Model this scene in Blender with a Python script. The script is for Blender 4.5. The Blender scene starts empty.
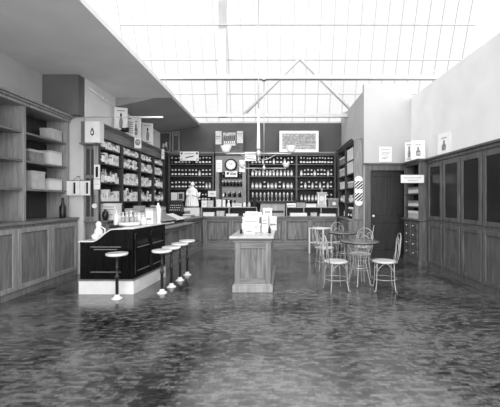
import bpy, bmesh, math, random
from mathutils import Vector, Matrix
R = random.Random(7)
PI = math.pi
scene = bpy.context.scene
COL = scene.collection
F, CX, CY, H = 325.0, 274.0, 200.0, 1.42     # focal length in pixels, vanishing point, eye height


def PX(px, d):
    return (px - CX) * d / F


def PZ(py, d):
    return H - (py - CY) * d / F


# ------------------------------------------------------------------ materials
def new_mat(name):
    m = bpy.data.materials.new(name)
    m.use_nodes = True
    nt = m.node_tree
    return m, nt, nt.nodes['Principled BSDF']


def plain(name, v, rough=0.6, metal=0.0, noise=0.12, scale=9.0):
    m, nt, b = new_mat(name)
    b.inputs['Roughness'].default_value = rough
    b.inputs['Metallic'].default_value = metal
    if v < .02:
        b.inputs['Specular IOR Level'].default_value = .3
    tc = nt.nodes.new('ShaderNodeTexCoord')
    n = nt.nodes.new('ShaderNodeTexNoise')
    n.inputs['Scale'].default_value = scale
    n.inputs['Detail'].default_value = 4
    r = nt.nodes.new('ShaderNodeValToRGB')
    lo, hi = v * (1 - noise), min(1, v * (1 + noise))
    r.color_ramp.elements[0].position = 0.3
    r.color_ramp.elements[1].position = 0.7
    r.color_ramp.elements[0].color = (lo, lo, lo, 1)
    r.color_ramp.elements[1].color = (hi, hi, hi, 1)
    nt.links.new(tc.outputs['Object'], n.inputs['Vector'])
    nt.links.new(n.outputs['Fac'], r.inputs['Fac'])
    nt.links.new(r.outputs['Color'], b.inputs['Base Color'])
    return m


def wood(name, lo, hi, rough=0.4, stretch=(14, 14, 1.3), scale=1.6):
    m, nt, b = new_mat(name)
    b.inputs['Roughness'].default_value = rough
    if hi < .012:
        b.inputs['Specular IOR Level'].default_value = .15
    tc = nt.nodes.new('ShaderNodeTexCoord')
    mp = nt.nodes.new('ShaderNodeMapping')
    mp.inputs['Scale'].default_value = stretch
    n = nt.nodes.new('ShaderNodeTexNoise')
    n.inputs['Scale'].default_value = scale
    n.inputs['Detail'].default_value = 6
    n.inputs['Distortion'].default_value = 0.8
    r = nt.nodes.new('ShaderNodeValToRGB')
    r.color_ramp.elements[0].position = 0.32
    r.color_ramp.elements[1].position = 0.68
    r.color_ramp.elements[0].color = (lo, lo, lo, 1)
    r.color_ramp.elements[1].color = (hi, hi, hi, 1)
    nt.links.new(tc.outputs['Object'], mp.inputs['Vector'])
    nt.links.new(mp.outputs['Vector'], n.inputs['Vector'])
    nt.links.new(n.outputs['Fac'], r.inputs['Fac'])
    nt.links.new(r.outputs['Color'], b.inputs['Base Color'])
    return m


def floor_mat():
    m, nt, b = new_mat('worn_linoleum')
    b.inputs['Specular IOR Level'].default_value = 1.0
    b.inputs['IOR'].default_value = 1.75
    tc = nt.nodes.new('ShaderNodeTexCoord')
    mp = nt.nodes.new('ShaderNodeMapping')
    mp.inputs['Scale'].default_value = (1.0, 1.5, 1)
    L = nt.links.new
    n1 = nt.nodes.new('ShaderNodeTexNoise'); n1.inputs['Scale'].default_value = 15.0
    n1.inputs['Detail'].default_value = 6; n1.inputs['Roughness'].default_value = 0.72
    n2 = nt.nodes.new('ShaderNodeTexNoise'); n2.inputs['Scale'].default_value = 0.8; n2.inputs['Detail'].default_value = 3
    br = nt.nodes.new('ShaderNodeTexBrick')
    br.inputs['Scale'].default_value = 5.0
    br.inputs['Color1'].default_value = (0.2, 0.2, 0.2, 1)
    br.inputs['Color2'].default_value = (0.75, 0.75, 0.75, 1)
    br.inputs['Mortar'].default_value = (0.35, 0.35, 0.35, 1)
    br.inputs['Mortar Size'].default_value = 0.008
    br.inputs['Bias'].default_value = 0.1
    mix = nt.nodes.new('ShaderNodeMix'); mix.data_type = 'RGBA'; mix.inputs['Factor'].default_value = 0.28
    mix2 = nt.nodes.new('ShaderNodeMix'); mix2.data_type = 'RGBA'; mix2.inputs['Factor'].default_value = 0.3
    r = nt.nodes.new('ShaderNodeValToRGB')
    e = r.color_ramp.elements
    e[0].position = 0.43; e[0].color = (0.008, 0.008, 0.008, 1)
    e[1].position = 0.58; e[1].color = (0.15, 0.15, 0.15, 1)
    L(tc.outputs['Object'], mp.inputs['Vector'])
    for n in (n1, n2, br):
        L(mp.outputs['Vector'], n.inputs['Vector'])
    L(n1.outputs['Fac'], mix.inputs['A']); L(br.outputs['Color'], mix.inputs['B'])
    L(mix.outputs['Result'], mix2.inputs['A']); L(n2.outputs['Fac'], mix2.inputs['B'])
    L(mix2.outputs['Result'], r.inputs['Fac'])
    L(r.outputs['Color'], b.inputs['Base Color'])
    rr = nt.nodes.new('ShaderNodeValToRGB')
    rr.color_ramp.elements[0].position = 0.35; rr.color_ramp.elements[0].color = (0.06, 0.06, 0.06, 1)
    rr.color_ramp.elements[1].position = 0.65; rr.color_ramp.elements[1].color = (0.24, 0.24, 0.24, 1)
    L(n1.outputs['Fac'], rr.inputs['Fac']); L(rr.outputs['Color'], b.inputs['Roughness'])
    bp = nt.nodes.new('ShaderNodeBump'); bp.inputs['Strength'].default_value = 0.12; bp.inputs['Distance'].default_value = 0.02
    L(mix2.outputs['Result'], bp.inputs['Height']); L(bp.outputs['Normal'], b.inputs['Normal'])
    return m


def glass_mat():
    m = bpy.data.materials.new('skylight_glass')
    m.use_nodes = True
    nt = m.node_tree
    nt.nodes.clear()
    o = nt.nodes.new('ShaderNodeOutputMaterial')
    t = nt.nodes.new('ShaderNodeBsdfTransparent'); t.inputs['Color'].default_value = (0.875, 0.875, 0.875, 1)
    g = nt.nodes.new('ShaderNodeBsdfGlossy'); g.inputs['Roughness'].default_value = 0.15
    x = nt.nodes.new('ShaderNodeMixShader'); x.inputs['Fac'].default_value = 0.04
    nt.links.new(t.outputs[0], x.inputs[1]); nt.links.new(g.outputs[0], x.inputs[2])
    nt.links.new(x.outputs[0], o.inputs['Surface'])
    return m


M = dict(
    floor=floor_mat(), glass=glass_mat(),
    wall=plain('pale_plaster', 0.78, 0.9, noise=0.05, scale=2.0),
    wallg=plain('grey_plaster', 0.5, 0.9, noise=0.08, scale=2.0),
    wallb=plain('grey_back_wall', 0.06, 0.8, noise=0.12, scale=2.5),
    bulk=plain('grey_bulkhead', 0.12, 0.8, noise=0.1, scale=2.0),  # darker grey than the plaster wall below the bulkhead
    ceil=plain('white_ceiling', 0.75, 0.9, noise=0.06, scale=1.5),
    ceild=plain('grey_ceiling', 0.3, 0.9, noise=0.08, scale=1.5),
    timber=plain('pale_roof_timber', 0.42, 0.7, noise=0.06),
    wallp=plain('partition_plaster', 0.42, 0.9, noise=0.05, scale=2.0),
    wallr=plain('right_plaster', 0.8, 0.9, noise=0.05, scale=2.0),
    whitepaint=plain('white_paint', 0.72, 0.6, noise=0.04),
    oak=wood('oak', 0.102, 0.217, 0.42),
    oakd=wood('oak_panel', 0.065, 0.203, 0.42, stretch=(10, 10, 0.9), scale=2.2),
    oakh=wood('oak_rail', 0.102, 0.203, 0.42, stretch=(1.2, 12, 14)),
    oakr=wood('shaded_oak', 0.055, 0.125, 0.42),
    oakl=wood('light_oak', 0.192, 0.320, 0.45),
    shelf=wood('stained_shelf', 0.025, 0.055, 0.45, stretch=(1.2, 12, 14)),
    shelfback=wood('dark_shelf_back', 0.006, 0.014, 0.6),
    leftback=wood('grey_shelf_back', 0.02, 0.04, 0.6),
    darkwood=wood('dark_door_wood', 0.008, 0.022, 0.4),
    ebony=wood('black_lacquered_wood', 0.003, 0.006, 0.16),
    ebonyline=plain('lacquer_highlight_and_trim', 0.16, 0.3),  # gloss highlights painted as pale panel lines; also the pale base trim
    marble=plain('white_marble', 0.7, 0.25, noise=0.1, scale=5),
    iron=plain('dark_iron', 0.03, 0.4, 0.4),
    wire=plain('pale_wire', 0.4, 0.35, 0.35),
    seat=plain('pale_seat', 0.5, 0.4, noise=0.2),
    oakskylit=wood('skylit_oak_top', 0.36, 0.46, 0.3, stretch=(2, 10, 2)),  # island top: skylight sheen put into a paler wood colour
    tabletop=wood('dark_table_top', 0.09, 0.17, 0.18, stretch=(2, 14, 2)),
    paper=plain('white_card', 0.68, 0.8, noise=0.04),
    paperg=plain('grey_card', 0.45, 0.8, noise=0.15),
    ink=plain('black_ink', 0.009, 0.7),
    inkg=plain('grey_ink', 0.2, 0.7),
    plaster=plain('white_plaster_cast', 0.7, 0.6, noise=0.05),
    dark=plain('dark_glass_body', 0.015, 0.2),
    mid=plain('grey_tin', 0.22, 0.5, noise=0.3),
    clear=plain('clear_glass_body', 0.34, 0.15, noise=0.25),
    lab=plain('white_label', 0.72, 0.7),
    brass=plain('pale_brass', 0.4, 0.35, 0.5),
    mirror=plain('dark_mirror', 0.05, 0.05, 0.8),
    gmilk=plain('milk_glass', 0.75, 0.2, noise=0.02),
    picture=plain('grey_picture_print', 0.3, 0.6, noise=0.6, scale=14),
    pictured=plain('dark_picture_print', 0.04, 0.5, noise=0.6, scale=9),
)


# ------------------------------------------------------------------ mesh helper
class MB:
    def __init__(self):
        self.bm = bmesh.new()
        self.mats = []

    def mi(self, m):
        m = M[m] if isinstance(m, str) else m
        if m not in self.mats:
            self.mats.append(m)
        return self.mats.index(m)

    def hull(self, lo, hi, m=None):
        """loft two rings of equal length, capped"""
        i = self.mi(m) if m else 0
        a = [self.bm.verts.new(p) for p in lo]
        b = [self.bm.verts.new(p) for p in hi]
        n = len(a)
        fs = [self.bm.faces.new((a[k], a[(k + 1) % n], b[(k + 1) % n], b[k])) for k in range(n)]
        fs.append(self.bm.faces.new(a[::-1])); fs.append(self.bm.faces.new(b))
        for f in fs:
            f.material_index = i
        return self

    def box(self, x0, x1, y0, y1, z0, z1, m=None):
        return self.hull([(x0, y0, z0), (x1, y0, z0), (x1, y1, z0), (x0, y1, z0)],
                         [(x0, y0, z1), (x1, y0, z1), (x1, y1, z1), (x0, y1, z1)], m)

    def prism(self, poly, axis, a, b, m=None):
        """poly of 2-D points extruded along axis from a to b"""
        def at(p, t):
            return {'x': (t, p[0], p[1]), 'y': (p[0], t, p[1]), 'z': (p[0], p[1], t)}[axis]
        return self.hull([at(p, a) for p in poly], [at(p, b) for p in poly], m)

    def lathe(self, prof, c=(0, 0, 0), n=16, m=None, mats=None, sx=1, sy=1):
        i0 = self.mi(m) if m else 0
        rings = []
        for r, z in prof:
            r = max(r, 1e-4)
            rings.append([self.bm.verts.new((c[0] + r * sx * math.cos(2 * PI * k / n), c[1] + r * sy * math.sin(2 * PI * k / n), c[2] + z)) for k in range(n)])
        for q in range(len(rings) - 1):
            mi = self.mi(mats[q]) if mats else i0
            for k in range(n):
                f = self.bm.faces.new((rings[q][k], rings[q][(k + 1) % n], rings[q + 1][(k + 1) % n], rings[q + 1][k]))
                f.material_index = mi
                f.smooth = True
        f = self.bm.faces.new(rings[0][::-1]); f.material_index = self.mi(mats[0]) if mats else i0
        f = self.bm.faces.new(rings[-1]); f.material_index = self.mi(mats[-1]) if mats else i0
        return self

    def tube(self, pts, r, n=8, closed=False, m=None, r1=None):
        i = self.mi(m) if m else 0
        P = [Vector(p) for p in pts]
        N = len(P)
        rings = []
        up = None
        for k in range(N):
            if closed:
                t = (P[(k + 1) % N] - P[k - 1])
            else:
                t = P[min(k + 1, N - 1)] - P[max(k - 1, 0)]
            t.normalize()
            if up is None:
                up = Vector((0, 0, 1)) if abs(t.z) < 0.9 else Vector((1, 0, 0))
            s = t.cross(up)
            if s.length < 1e-5:
                s = t.cross(Vector((0, 1, 0)))
            s.normalize()
            u = s.cross(t).normalized()
            up = u
            rr = r if r1 is None else r + (r1 - r) * k / (N - 1)
            rings.append([self.bm.verts.new(P[k] + rr * (math.cos(2 * PI * j / n) * s + math.sin(2 * PI * j / n) * u)) for j in range(n)])
        for q in range(N if closed else N - 1):
            A, B = rings[q], rings[(q + 1) % N]
            off = 0
            if closed and q == N - 1:
                off = min(range(n), key=lambda o: (A[0].co - B[o].co).length)
            for j in range(n):
                f = self.bm.faces.new((A[j], A[(j + 1) % n], B[(j + 1 + off) % n], B[(j + off) % n]))
                f.material_index = i; f.smooth = True
        if not closed:
            f = self.bm.faces.new(rings[0][::-1]); f.material_index = i
            f = self.bm.faces.new(rings[-1]); f.material_index = i
        return self

    def ball(self, c, r, m=None, s=(1, 1, 1), n=12):
        i = self.mi(m) if m else 0
        mat = Matrix.Translation(c) @ Matrix.Diagonal((r * s[0], r * s[1], r * s[2], 1))
        res = bmesh.ops.create_uvsphere(self.bm, u_segments=n, v_segments=max(6, n // 2 + 2), radius=1, matrix=mat)
        for v in res['verts']:
            for f in v.link_faces:
                f.material_index = i; f.smooth = True
        return self

    def map(self, fn):
        for v in self.bm.verts:
            v.co = fn(v.co)
        return self

    def mesh(self, name, m=None):
        me = bpy.data.meshes.new(name)
        bmesh.ops.recalc_face_normals(self.bm, faces=self.bm.faces)
        self.bm.to_mesh(me)
        self.bm.free()
        if not self.mats:
            self.mats = [M[m] if isinstance(m, str) else m]
        for k in self.mats:
            me.materials.append(k)
        return me

    def build(self, name, m=None, parent=None, bevel=0.0, origin=True):
        """parent given: vertices are in the parent's local space. top level: origin moved to the base centre."""
        off = Vector((0, 0, 0))
        if parent is None and origin and len(self.bm.verts):
            vs = [v.co for v in self.bm.verts]
            off = Vector(((min(v.x for v in vs) + max(v.x for v in vs)) / 2, (min(v.y for v in vs) + max(v.y for v in vs)) / 2, min(v.z for v in vs)))
            for v in self.bm.verts:
                v.co -= off
        if m and not self.mats:
            self.mats = [M[m] if isinstance(m, str) else m]
        o = bpy.data.objects.new(name, self.mesh(name, m))
        o.location = off
        COL.objects.link(o)
        if parent:
            o.parent = parent
        if bevel:
            b = o.modifiers.new('soft_edge', 'BEVEL'); b.width = bevel; b.segments = 2; b.limit_method = 'ANGLE'
        return o


def tag(o, label, cat, group=None, kind=None):
    o['label'] = label
    o['category'] = cat
    if group:
        o['group'] = group
    if kind:
        o['kind'] = kind
    return o


def struct(o):
    o['kind'] = 'structure'
    return o


def thing(name, label, cat, loc=(0, 0, 0), rz=0.0, group=None):
    o = bpy.data.objects.new(name, None)
    o.empty_display_size = 0.1
    COL.objects.link(o)
    o.location = loc
    o.rotation_euler = (0, 0, rz)
    return tag(o, label, cat, group)


def dup(root, loc, rz, label, group=None):
    r = root.copy(); COL.objects.link(r)
    r.location = loc; r.rotation_euler = (0, 0, rz); r['label'] = label
    if group:
        r['group'] = group
    for ch in list(root.children):
        c = ch.copy(); COL.objects.link(c); c.parent = r
        for g in list(ch.children):
            d = g.copy(); COL.objects.link(d); d.parent = c
    return r


def frame_pt(loc, rz, x, y, z):
    c, s = math.cos(rz), math.sin(rz)
    return (loc[0] + c * x - s * y, loc[1] + s * x + c * y, loc[2] + z)


# ------------------------------------------------------------------ the setting
YB = 10.6                     # back wall
o = struct(MB().box(-6.0, 5.5, -2.5, YB + .2, -0.1, 0, 'floor').build('floor'))
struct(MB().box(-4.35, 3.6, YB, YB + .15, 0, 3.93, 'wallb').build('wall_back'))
struct(MB().box(-4.5, -3.66, 6.3, YB, 0, 3.8, 'wall').build('wall_left'))
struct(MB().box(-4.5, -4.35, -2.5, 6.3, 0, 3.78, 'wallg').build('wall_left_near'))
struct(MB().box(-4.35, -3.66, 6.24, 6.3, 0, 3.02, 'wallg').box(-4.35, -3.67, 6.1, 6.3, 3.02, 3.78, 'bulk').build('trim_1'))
# ceiling on the left: a nearer flat part, then a lower sloping part beyond the step
struct(MB().box(-4.5, -2.3, -2.5, 7.5, 3.78, 3.86, 'ceil').build('ceiling_near'))
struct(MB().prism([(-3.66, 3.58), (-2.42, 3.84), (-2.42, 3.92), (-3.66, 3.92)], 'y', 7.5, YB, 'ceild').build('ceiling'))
# partition with the dark door, right side wall
PY = 7.95
dx0, dx1, dz1 = PX(370.3, PY), PX(406.5, PY), PZ(170.5, PY)
mb = MB()
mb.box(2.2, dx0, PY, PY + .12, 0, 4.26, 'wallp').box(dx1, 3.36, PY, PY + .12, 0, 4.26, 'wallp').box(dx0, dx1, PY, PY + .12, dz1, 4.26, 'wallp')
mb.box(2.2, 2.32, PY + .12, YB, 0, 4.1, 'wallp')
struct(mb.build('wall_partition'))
struct(MB().box(3.36, 3.5, -2.5, PY, 0, 3.92, 'wallr').build('wall_right'))
mb = MB()
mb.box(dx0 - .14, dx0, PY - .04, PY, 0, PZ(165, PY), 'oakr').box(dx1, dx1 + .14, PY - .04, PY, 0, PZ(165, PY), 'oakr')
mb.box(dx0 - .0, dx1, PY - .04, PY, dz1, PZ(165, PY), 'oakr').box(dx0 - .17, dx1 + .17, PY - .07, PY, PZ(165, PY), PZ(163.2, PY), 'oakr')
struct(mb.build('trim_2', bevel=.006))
door = struct(MB().box(dx0, dx1, PY + .04, PY + .085, 0.0, dz1, 'darkwood').build('door_1'))
dl = door.location
w = (dx1 - dx0)
for (a, b) in ((0.09, .47), (.53, .91)):
    for (z0, z1) in ((.2, .88), (1.05, dz1 - .12)):
        pm = MB()
        x0, x1 = dx0 + a * w - dl.x, dx0 + b * w - dl.x
        yy = PY + .04 - dl.y
        for (bx) in ((x0, x1, z0, z0 + .03), (x0, x1, z1 - .03, z1), (x0, x0 + .03, z0, z1), (x1 - .03, x1, z0, z1)):
            pm.box(bx[0], bx[1], yy - .014, yy, bx[2], bx[3], 'darkwood')
        pm.box(x0 + .06, x1 - .06, yy - .008, yy, z0 + .06, z1 - .06, 'darkwood')
        pm.build('panel', parent=door, bevel=.004)
hx, hz = PX(373.2, PY) - dl.x, PZ(216, PY)
k = MB().tube([(hx, PY + .04 - dl.y, hz), (hx, PY - .01 - dl.y, hz)], .012, 10, m='brass').ball((hx, PY - .025 - dl.y, hz), .032, 'gmilk').build('door_handle', parent=door)
k['label'] = 'white china door knob'
# skylight: steep glazing that rises from the top of the back wall and leans towards the room
GX0, GX1 = -4.6, 6.0
zb, zt, yb, yt = 3.93, 7.4, YB + .05, 9.4


def gl(t):
    return yb + (yt - yb) * t, zb + (zt - zb) * t


sky = struct(MB().box(GX0, GX1, yb - .02, yb + .1, zb - .0, zb + .06, 'timber').build('window_1'))
so = sky.location
gm = MB()
gm.hull([(GX0, yb + .02, zb), (GX1, yb + .02, zb), (GX1, yb + .026, zb), (GX0, yb + .026, zb)],
        [(GX0, yt + .02, zt), (GX1, yt + .02, zt), (GX1, yt + .026, zt), (GX0, yt + .026, zt)], 'glass')
gm.map(lambda v: v - so)
gm.build('pane', parent=sky)
fm = MB()
x = GX0
while x <= GX1:
    fm.hull([(x - .011, yb - .01, zb), (x + .011, yb - .01, zb), (x + .011, yb + .03, zb), (x - .011, yb + .03, zb)],
            [(x - .011, yt - .01, zt), (x + .011, yt - .01, zt), (x + .011, yt + .03, zt), (x - .011, yt + .03, zt)], 'timber')
    x += .40
for t in (.25, .52, .78, 1.0):
    y, z = gl(t)
    fm.box(GX0, GX1, y - .02, y + .03, z - .012, z + .012, 'timber')
fm.map(lambda v: v - so)
fm.build('window_frame', parent=sky)
# the other roof slope, glazed, above the room
s2 = struct(MB().box(-4.6, 6.0, yt - .05, yt + .06, zt, zt + .12, 'timber').build('window_2'))
s2o = s2.location
gm = MB().hull([(-2.3, yt, zt + .05), (6, yt, zt + .05), (6, yt, zt + .056), (-2.3, yt, zt + .056)],
               [(-2.3, -2.5, 4.6), (6, -2.5, 4.6), (6, -2.5, 4.606), (-2.3, -2.5, 4.606)], 'glass')
gm.map(lambda v: v - s2o).build('pane', parent=s2)
fm = MB()
for k in range(10):
    x = -2.3 + .9 * k
    fm.hull([(x - .02, yt, zt), (x + .02, yt, zt), (x + .02, yt, zt + .06), (x - .02, yt, zt + .06)],
            [(x - .02, -2.5, 4.55), (x + .02, -2.5, 4.55), (x + .02, -2.5, 4.61), (x - .02, -2.5, 4.61)], 'timber')
fm.map(lambda v: v - s2o).build('window_frame', parent=s2)
# white painted roof timbers
struct(MB().box(-4.2, 4.6, 8.05, 8.17, PZ(79.5, 8.1), PZ(75.5, 8.1), 'timber').build('trim_3'))
struct(MB().box(-2.6, 3.6, 5.44, 5.56, 5.1, 5.25, 'timber').build('trim_4'))
TY = 9.75
mb = MB()
mb.box(-2.5, 2.3, TY, TY + .08, PZ(117, TY), PZ(113.5, TY), 'timber')
mb.box(PX(218.5, TY), PX(226.5, TY), TY - .02, TY + .1, PZ(117, TY), PZ(0, TY), 'timber')


def brace(pa, pb, t=.05):
    (x0, y0), (x1, y1) = pa, pb
    mb.tube([(PX(x0, TY), TY + .04, PZ(y0, TY)), (PX(x1, TY), TY + .04, PZ(y1, TY))], t, 6, m='timber')


brace((243, 115), (300, 58)); brace((300, 58), (358, 116)); brace((335, 117), (440, 68), .025)
struct(mb.build('trim_5'))


# ------------------------------------------------------------------ casework
def stiles(mb, x0, x1, z0, z1, y, m='oak', mh='oakh', wd=.07, t=.02):
    mb.box(x0, x0 + wd, y - t, y, z0, z1, m).box(x1 - wd, x1, y - t, y, z0, z1, m)
    mb.box(x0 + wd, x1 - wd, y - t, y, z0, z0 + wd, mh).box(x0 + wd, x1 - wd, y - t, y, z1 - wd, z1, mh)


def panelled_counter(name, label, loc, rz, L, D, Ht, n, x_from=0.0, over=.07, plinth=.16, endpanel=False, top='oakh', topm=None):
    """front face at local y = 0 facing -y, x runs along the front"""
    t = thing(name, label, 'counter', loc, rz)
    MB().box(0, L, 0.055, D, 0, Ht - .05, 'oakd').build('body', parent=t)
    MB().box(-.0, L, -.035, 0.055, 0, plinth, 'oakh').box(0, L, -.015, .055, plinth, plinth + .02, 'oakh').build('plinth', parent=t, bevel=.006)
    tp = MB().box(0, L + .0, -over, D + .02, Ht - .035, Ht, topm or top).box(-.0, L, -.035, .055, Ht - .075, Ht - .035, 'oakh')
    tp.build('countertop', parent=t, bevel=.008)
    wseg = (L - x_from) / n
    for k in range(n):
        x0, x1 = x_from + k * wseg, x_from + (k + 1) * wseg
        f = MB()
        stiles(f, x0, x1, plinth + .02, Ht - .075, .055, t=.055)
        fr = f.build('panel_frame', parent=t, bevel=.005)
        MB().box(x0 + .1, x1 - .1, .028, .055, plinth + .125, Ht - .18, 'oakd').build('panel', parent=fr, bevel=.006)
    return t


# counter that runs across the back
BZ = .95
sc_ = panelled_counter('shop_counter', 'long panelled oak counter running across the back of the shop', (-1.985, 9.3, 0), 0, 3.79, .72, BZ, 5)
ang = math.atan2(1.31, .14)
panelled_counter('counter_section', 'panelled oak counter section just behind the black soda fountain and stools', (-2.31, 6.06, 0), ang, 1.96, .62, .87, 4, over=.11, top='oakl')
panelled_counter('counter_section', 'short panelled oak counter section meeting the back counter in the left corner', (-2.20, 8.12, 0), ang, 1.19, .9, BZ, 2)
MB().box(-.048, 0, .0, .3, 0, BZ - .08, 'oak').build('corner_post', parent=sc_)
MB().box(-1.15, 0, .14, .72, 0, BZ - .05, 'oak').build('corner_body', parent=sc_)
MB().box(-1.15, 0, .135, .74, BZ - .035, BZ, 'oakh').build('corner_top', parent=sc_)


def shelving(name, label, loc, rz, edges, zs, ztop, depth, back, base=None, base_out=.15, pw=.06, first_end=True, doors=0, crown=True, x_crown=0.0, frieze=.05):
    t = thing(name, label, 'shelves', loc, rz)
    L0, L1 = edges[0], edges[-1]
    zb0 = base if base else 0
    MB().box(L0, L1, depth - .03, depth, zb0, ztop - .05, back).build('back_panel', parent=t)
    for q, e in enumerate(edges):
        a = min(max(e - pw / 2, L0), L1 - pw)
        MB().box(a, a + pw, 0.0, depth - .03, zb0, ztop - .07 - frieze, 'shelf').build('upright', parent=t, bevel=.004)
    for z in zs:
        for k in range(len(edges) - 1):
            MB().box(edges[k] + pw / 2, edges[k + 1] - pw / 2, .015, depth - .03, z - .028, z, 'shelf').build('shelf', parent=t)
    if crown:
        c = MB().box(L0 + x_crown, L1, -.0, depth, ztop - .07 - frieze, ztop - .07, 'oakh' if frieze > .1 else 'shelf').box(L0 + x_crown, L1, -.03, depth, ztop - .07, ztop - .035, 'oakh')
        c.box(L0 + x_crown, L1, -.07, depth, ztop - .035, ztop, 'oakh').build('cornice', parent=t, bevel=.008)
    if base:
        MB().box(L0, L1, -base_out, depth, 0, base - .03, 'oakd').build('base_cabinet', parent=t)
        MB().box(L0 - .06, L1, -base_out - .04, depth, base - .03, base, 'oakh').build('ledge', parent=t, bevel=.006)
        if doors:
            ws = (L1 - L0) / doors
            for k in range(doors):
                f = MB()
                stiles(f, L0 + k * ws + .01, L0 + (k + 1) * ws - .01, .1, base - .06, -base_out)
                f.build('door', parent=t, bevel=.004)
    return t


ZS = (1.391, 1.774, 2.157, 2.46)
LL = (-3.39, 6.3, 0)
left = shelving('shelving_unit', 'tall oak shelving packed with jars along the left wall', LL, PI / 2, [0.0, 1.0, 1.97, 2.9, 3.8], ZS, 2.92, .27, 'leftback', base=1.02, base_out=.15, doors=7, frieze=.2)
# the near end of that shelving: panelled end and pilaster
e = MB().box(-.02, 0, 0, .27, 1.02, 2.9, 'shelf').build('end_panel', parent=left)
f = MB()
f.box(-.045, -.02, 0, .08, 1.02, 2.47, 'oakl').box(-.04, -.02, .235, .27, 1.02, 2.47, 'oak').box(-.04, -.02, .08, .235, 2.40, 2.47, 'oak').box(-.04, -.02, .14, .16, 1.1, 2.4, 'oak')
f.box(-.04, -.02, .08, .235, 1.84, 1.9, 'oak').box(-.04, -.02, .08, .235, 1.02, 1.1, 'oak').box(-.20, -.02, -.02, .27, 2.47, 2.5, 'oakh')
f.build('end_moulding', parent=left, bevel=.004)
BL = (-3.33, 10.2, 0)


def bx(px):
    return PX(px, 10.2) - BL[0]


ZB = (1.39, 1.78, 2.17, 2.55)
backA = shelving('shelving_unit', 'dark oak bottle shelves on the back wall left of the round clock', BL, 0, [bx(168), bx(214)], ZB, 2.92, .36, 'shelfback')
backB = shelving('shelving_unit', 'dark oak bottle shelves on the back wall right of the round clock, two bays', BL, 0, [bx(247.5), bx(296.5), bx(336)], ZB, 2.92, .36, 'shelfback')
RL = (1.98, 10.12, 0)
right = shelving('shelving_unit', 'shallow oak shelving on the right beside the dark door, striped oval on its end', RL, -PI / 2, [0, 1.04, 2.07], (1.36, 1.74, 2.11, 2.46), 2.96, .215, 'leftback', base=.94, base_out=.11, pw=.05, doors=3)
MB().box(2.07, 2.09, 0, .215, .94, 2.9, 'oak').build('end_panel', parent=right)

# mirror fitting between the bottle shelves, under the clock
t = thing('mirror_fitting', 'oak mirror fitting with dark glass under the round clock', 'mirror', (PX(231, 10.2), 10.2, 0))
a, b = PX(215.2, 10.2) - PX(231, 10.2), PX(246.2, 10.2) - PX(231, 10.2)
MB().box(a, b, .33, .36, 0, 2.85, 'shelf').build('back_panel', parent=t)
MB().box(a, a + .12, 0, .33, .95, 2.3, 'oak').build('pilaster', parent=t, bevel=.006)
MB().box(b - .12, b, 0, .33, .95, 2.3, 'oak').build('pilaster', parent=t, bevel=.006)
MB().box(a, b, 0, .33, 2.3, 2.8, 'oakh').build('frieze', parent=t, bevel=.006)
MB().box(a, b, -.07, .36, 2.885, 2.92, 'oakh').box(a, b, -.03, .36, 2.85, 2.885, 'oakh').box(a, b, 0, .36, 2.8, 2.85, 'shelf').build('cornice', parent=t, bevel=.008)
MB().box(a + .12, b - .12, .3, .32, .95, 2.3, 'mirror').build('mirror_glass', parent=t)
for z in (1.52, 1.86, 2.12):
    MB().box(a + .12, b - .12, .08, .3, z - .02, z, 'shelf').build('shelf', parent=t)

# hutch with drawers in the right corner
HX, HY0, HY1 = 3.1, 6.95, 7.75
t = thing('drawer_cabinet', 'oak cabinet with open shelves above eight small drawers, right of the dark door', 'cabinet', (HX, HY1, 0), -PI / 2)
Lh = HY1 - HY0
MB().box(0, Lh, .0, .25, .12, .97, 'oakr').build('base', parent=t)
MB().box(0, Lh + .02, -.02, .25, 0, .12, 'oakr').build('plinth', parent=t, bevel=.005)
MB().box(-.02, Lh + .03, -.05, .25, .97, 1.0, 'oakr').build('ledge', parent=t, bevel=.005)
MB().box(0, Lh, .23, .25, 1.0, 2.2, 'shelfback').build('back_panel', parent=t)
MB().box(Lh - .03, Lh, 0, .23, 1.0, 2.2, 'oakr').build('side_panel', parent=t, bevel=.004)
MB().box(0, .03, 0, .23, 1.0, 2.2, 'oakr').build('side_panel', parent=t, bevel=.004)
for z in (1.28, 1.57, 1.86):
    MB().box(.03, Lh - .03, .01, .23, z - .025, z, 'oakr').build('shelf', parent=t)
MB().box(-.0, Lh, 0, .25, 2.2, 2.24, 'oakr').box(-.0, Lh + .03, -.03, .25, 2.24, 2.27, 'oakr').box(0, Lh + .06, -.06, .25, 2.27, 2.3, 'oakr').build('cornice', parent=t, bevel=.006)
for r_ in range(4):
    for c_ in range(2):
        x0 = .05 + c_ * (Lh - .1) / 2 + .012
        x1 = .05 + (c_ + 1) * (Lh - .1) / 2 - .012
        z0 = .16 + r_ * .2
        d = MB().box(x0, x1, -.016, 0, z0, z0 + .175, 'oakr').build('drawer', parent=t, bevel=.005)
        MB().ball(((x0 + x1) / 2, -.034, z0 + .09), .02, 'brass', n=10).tube([((x0 + x1) / 2, -.0, z0 + .09), ((x0 + x1) / 2, -.03, z0 + .09)], .008, 6, m='brass').build('knob', parent=d)
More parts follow.
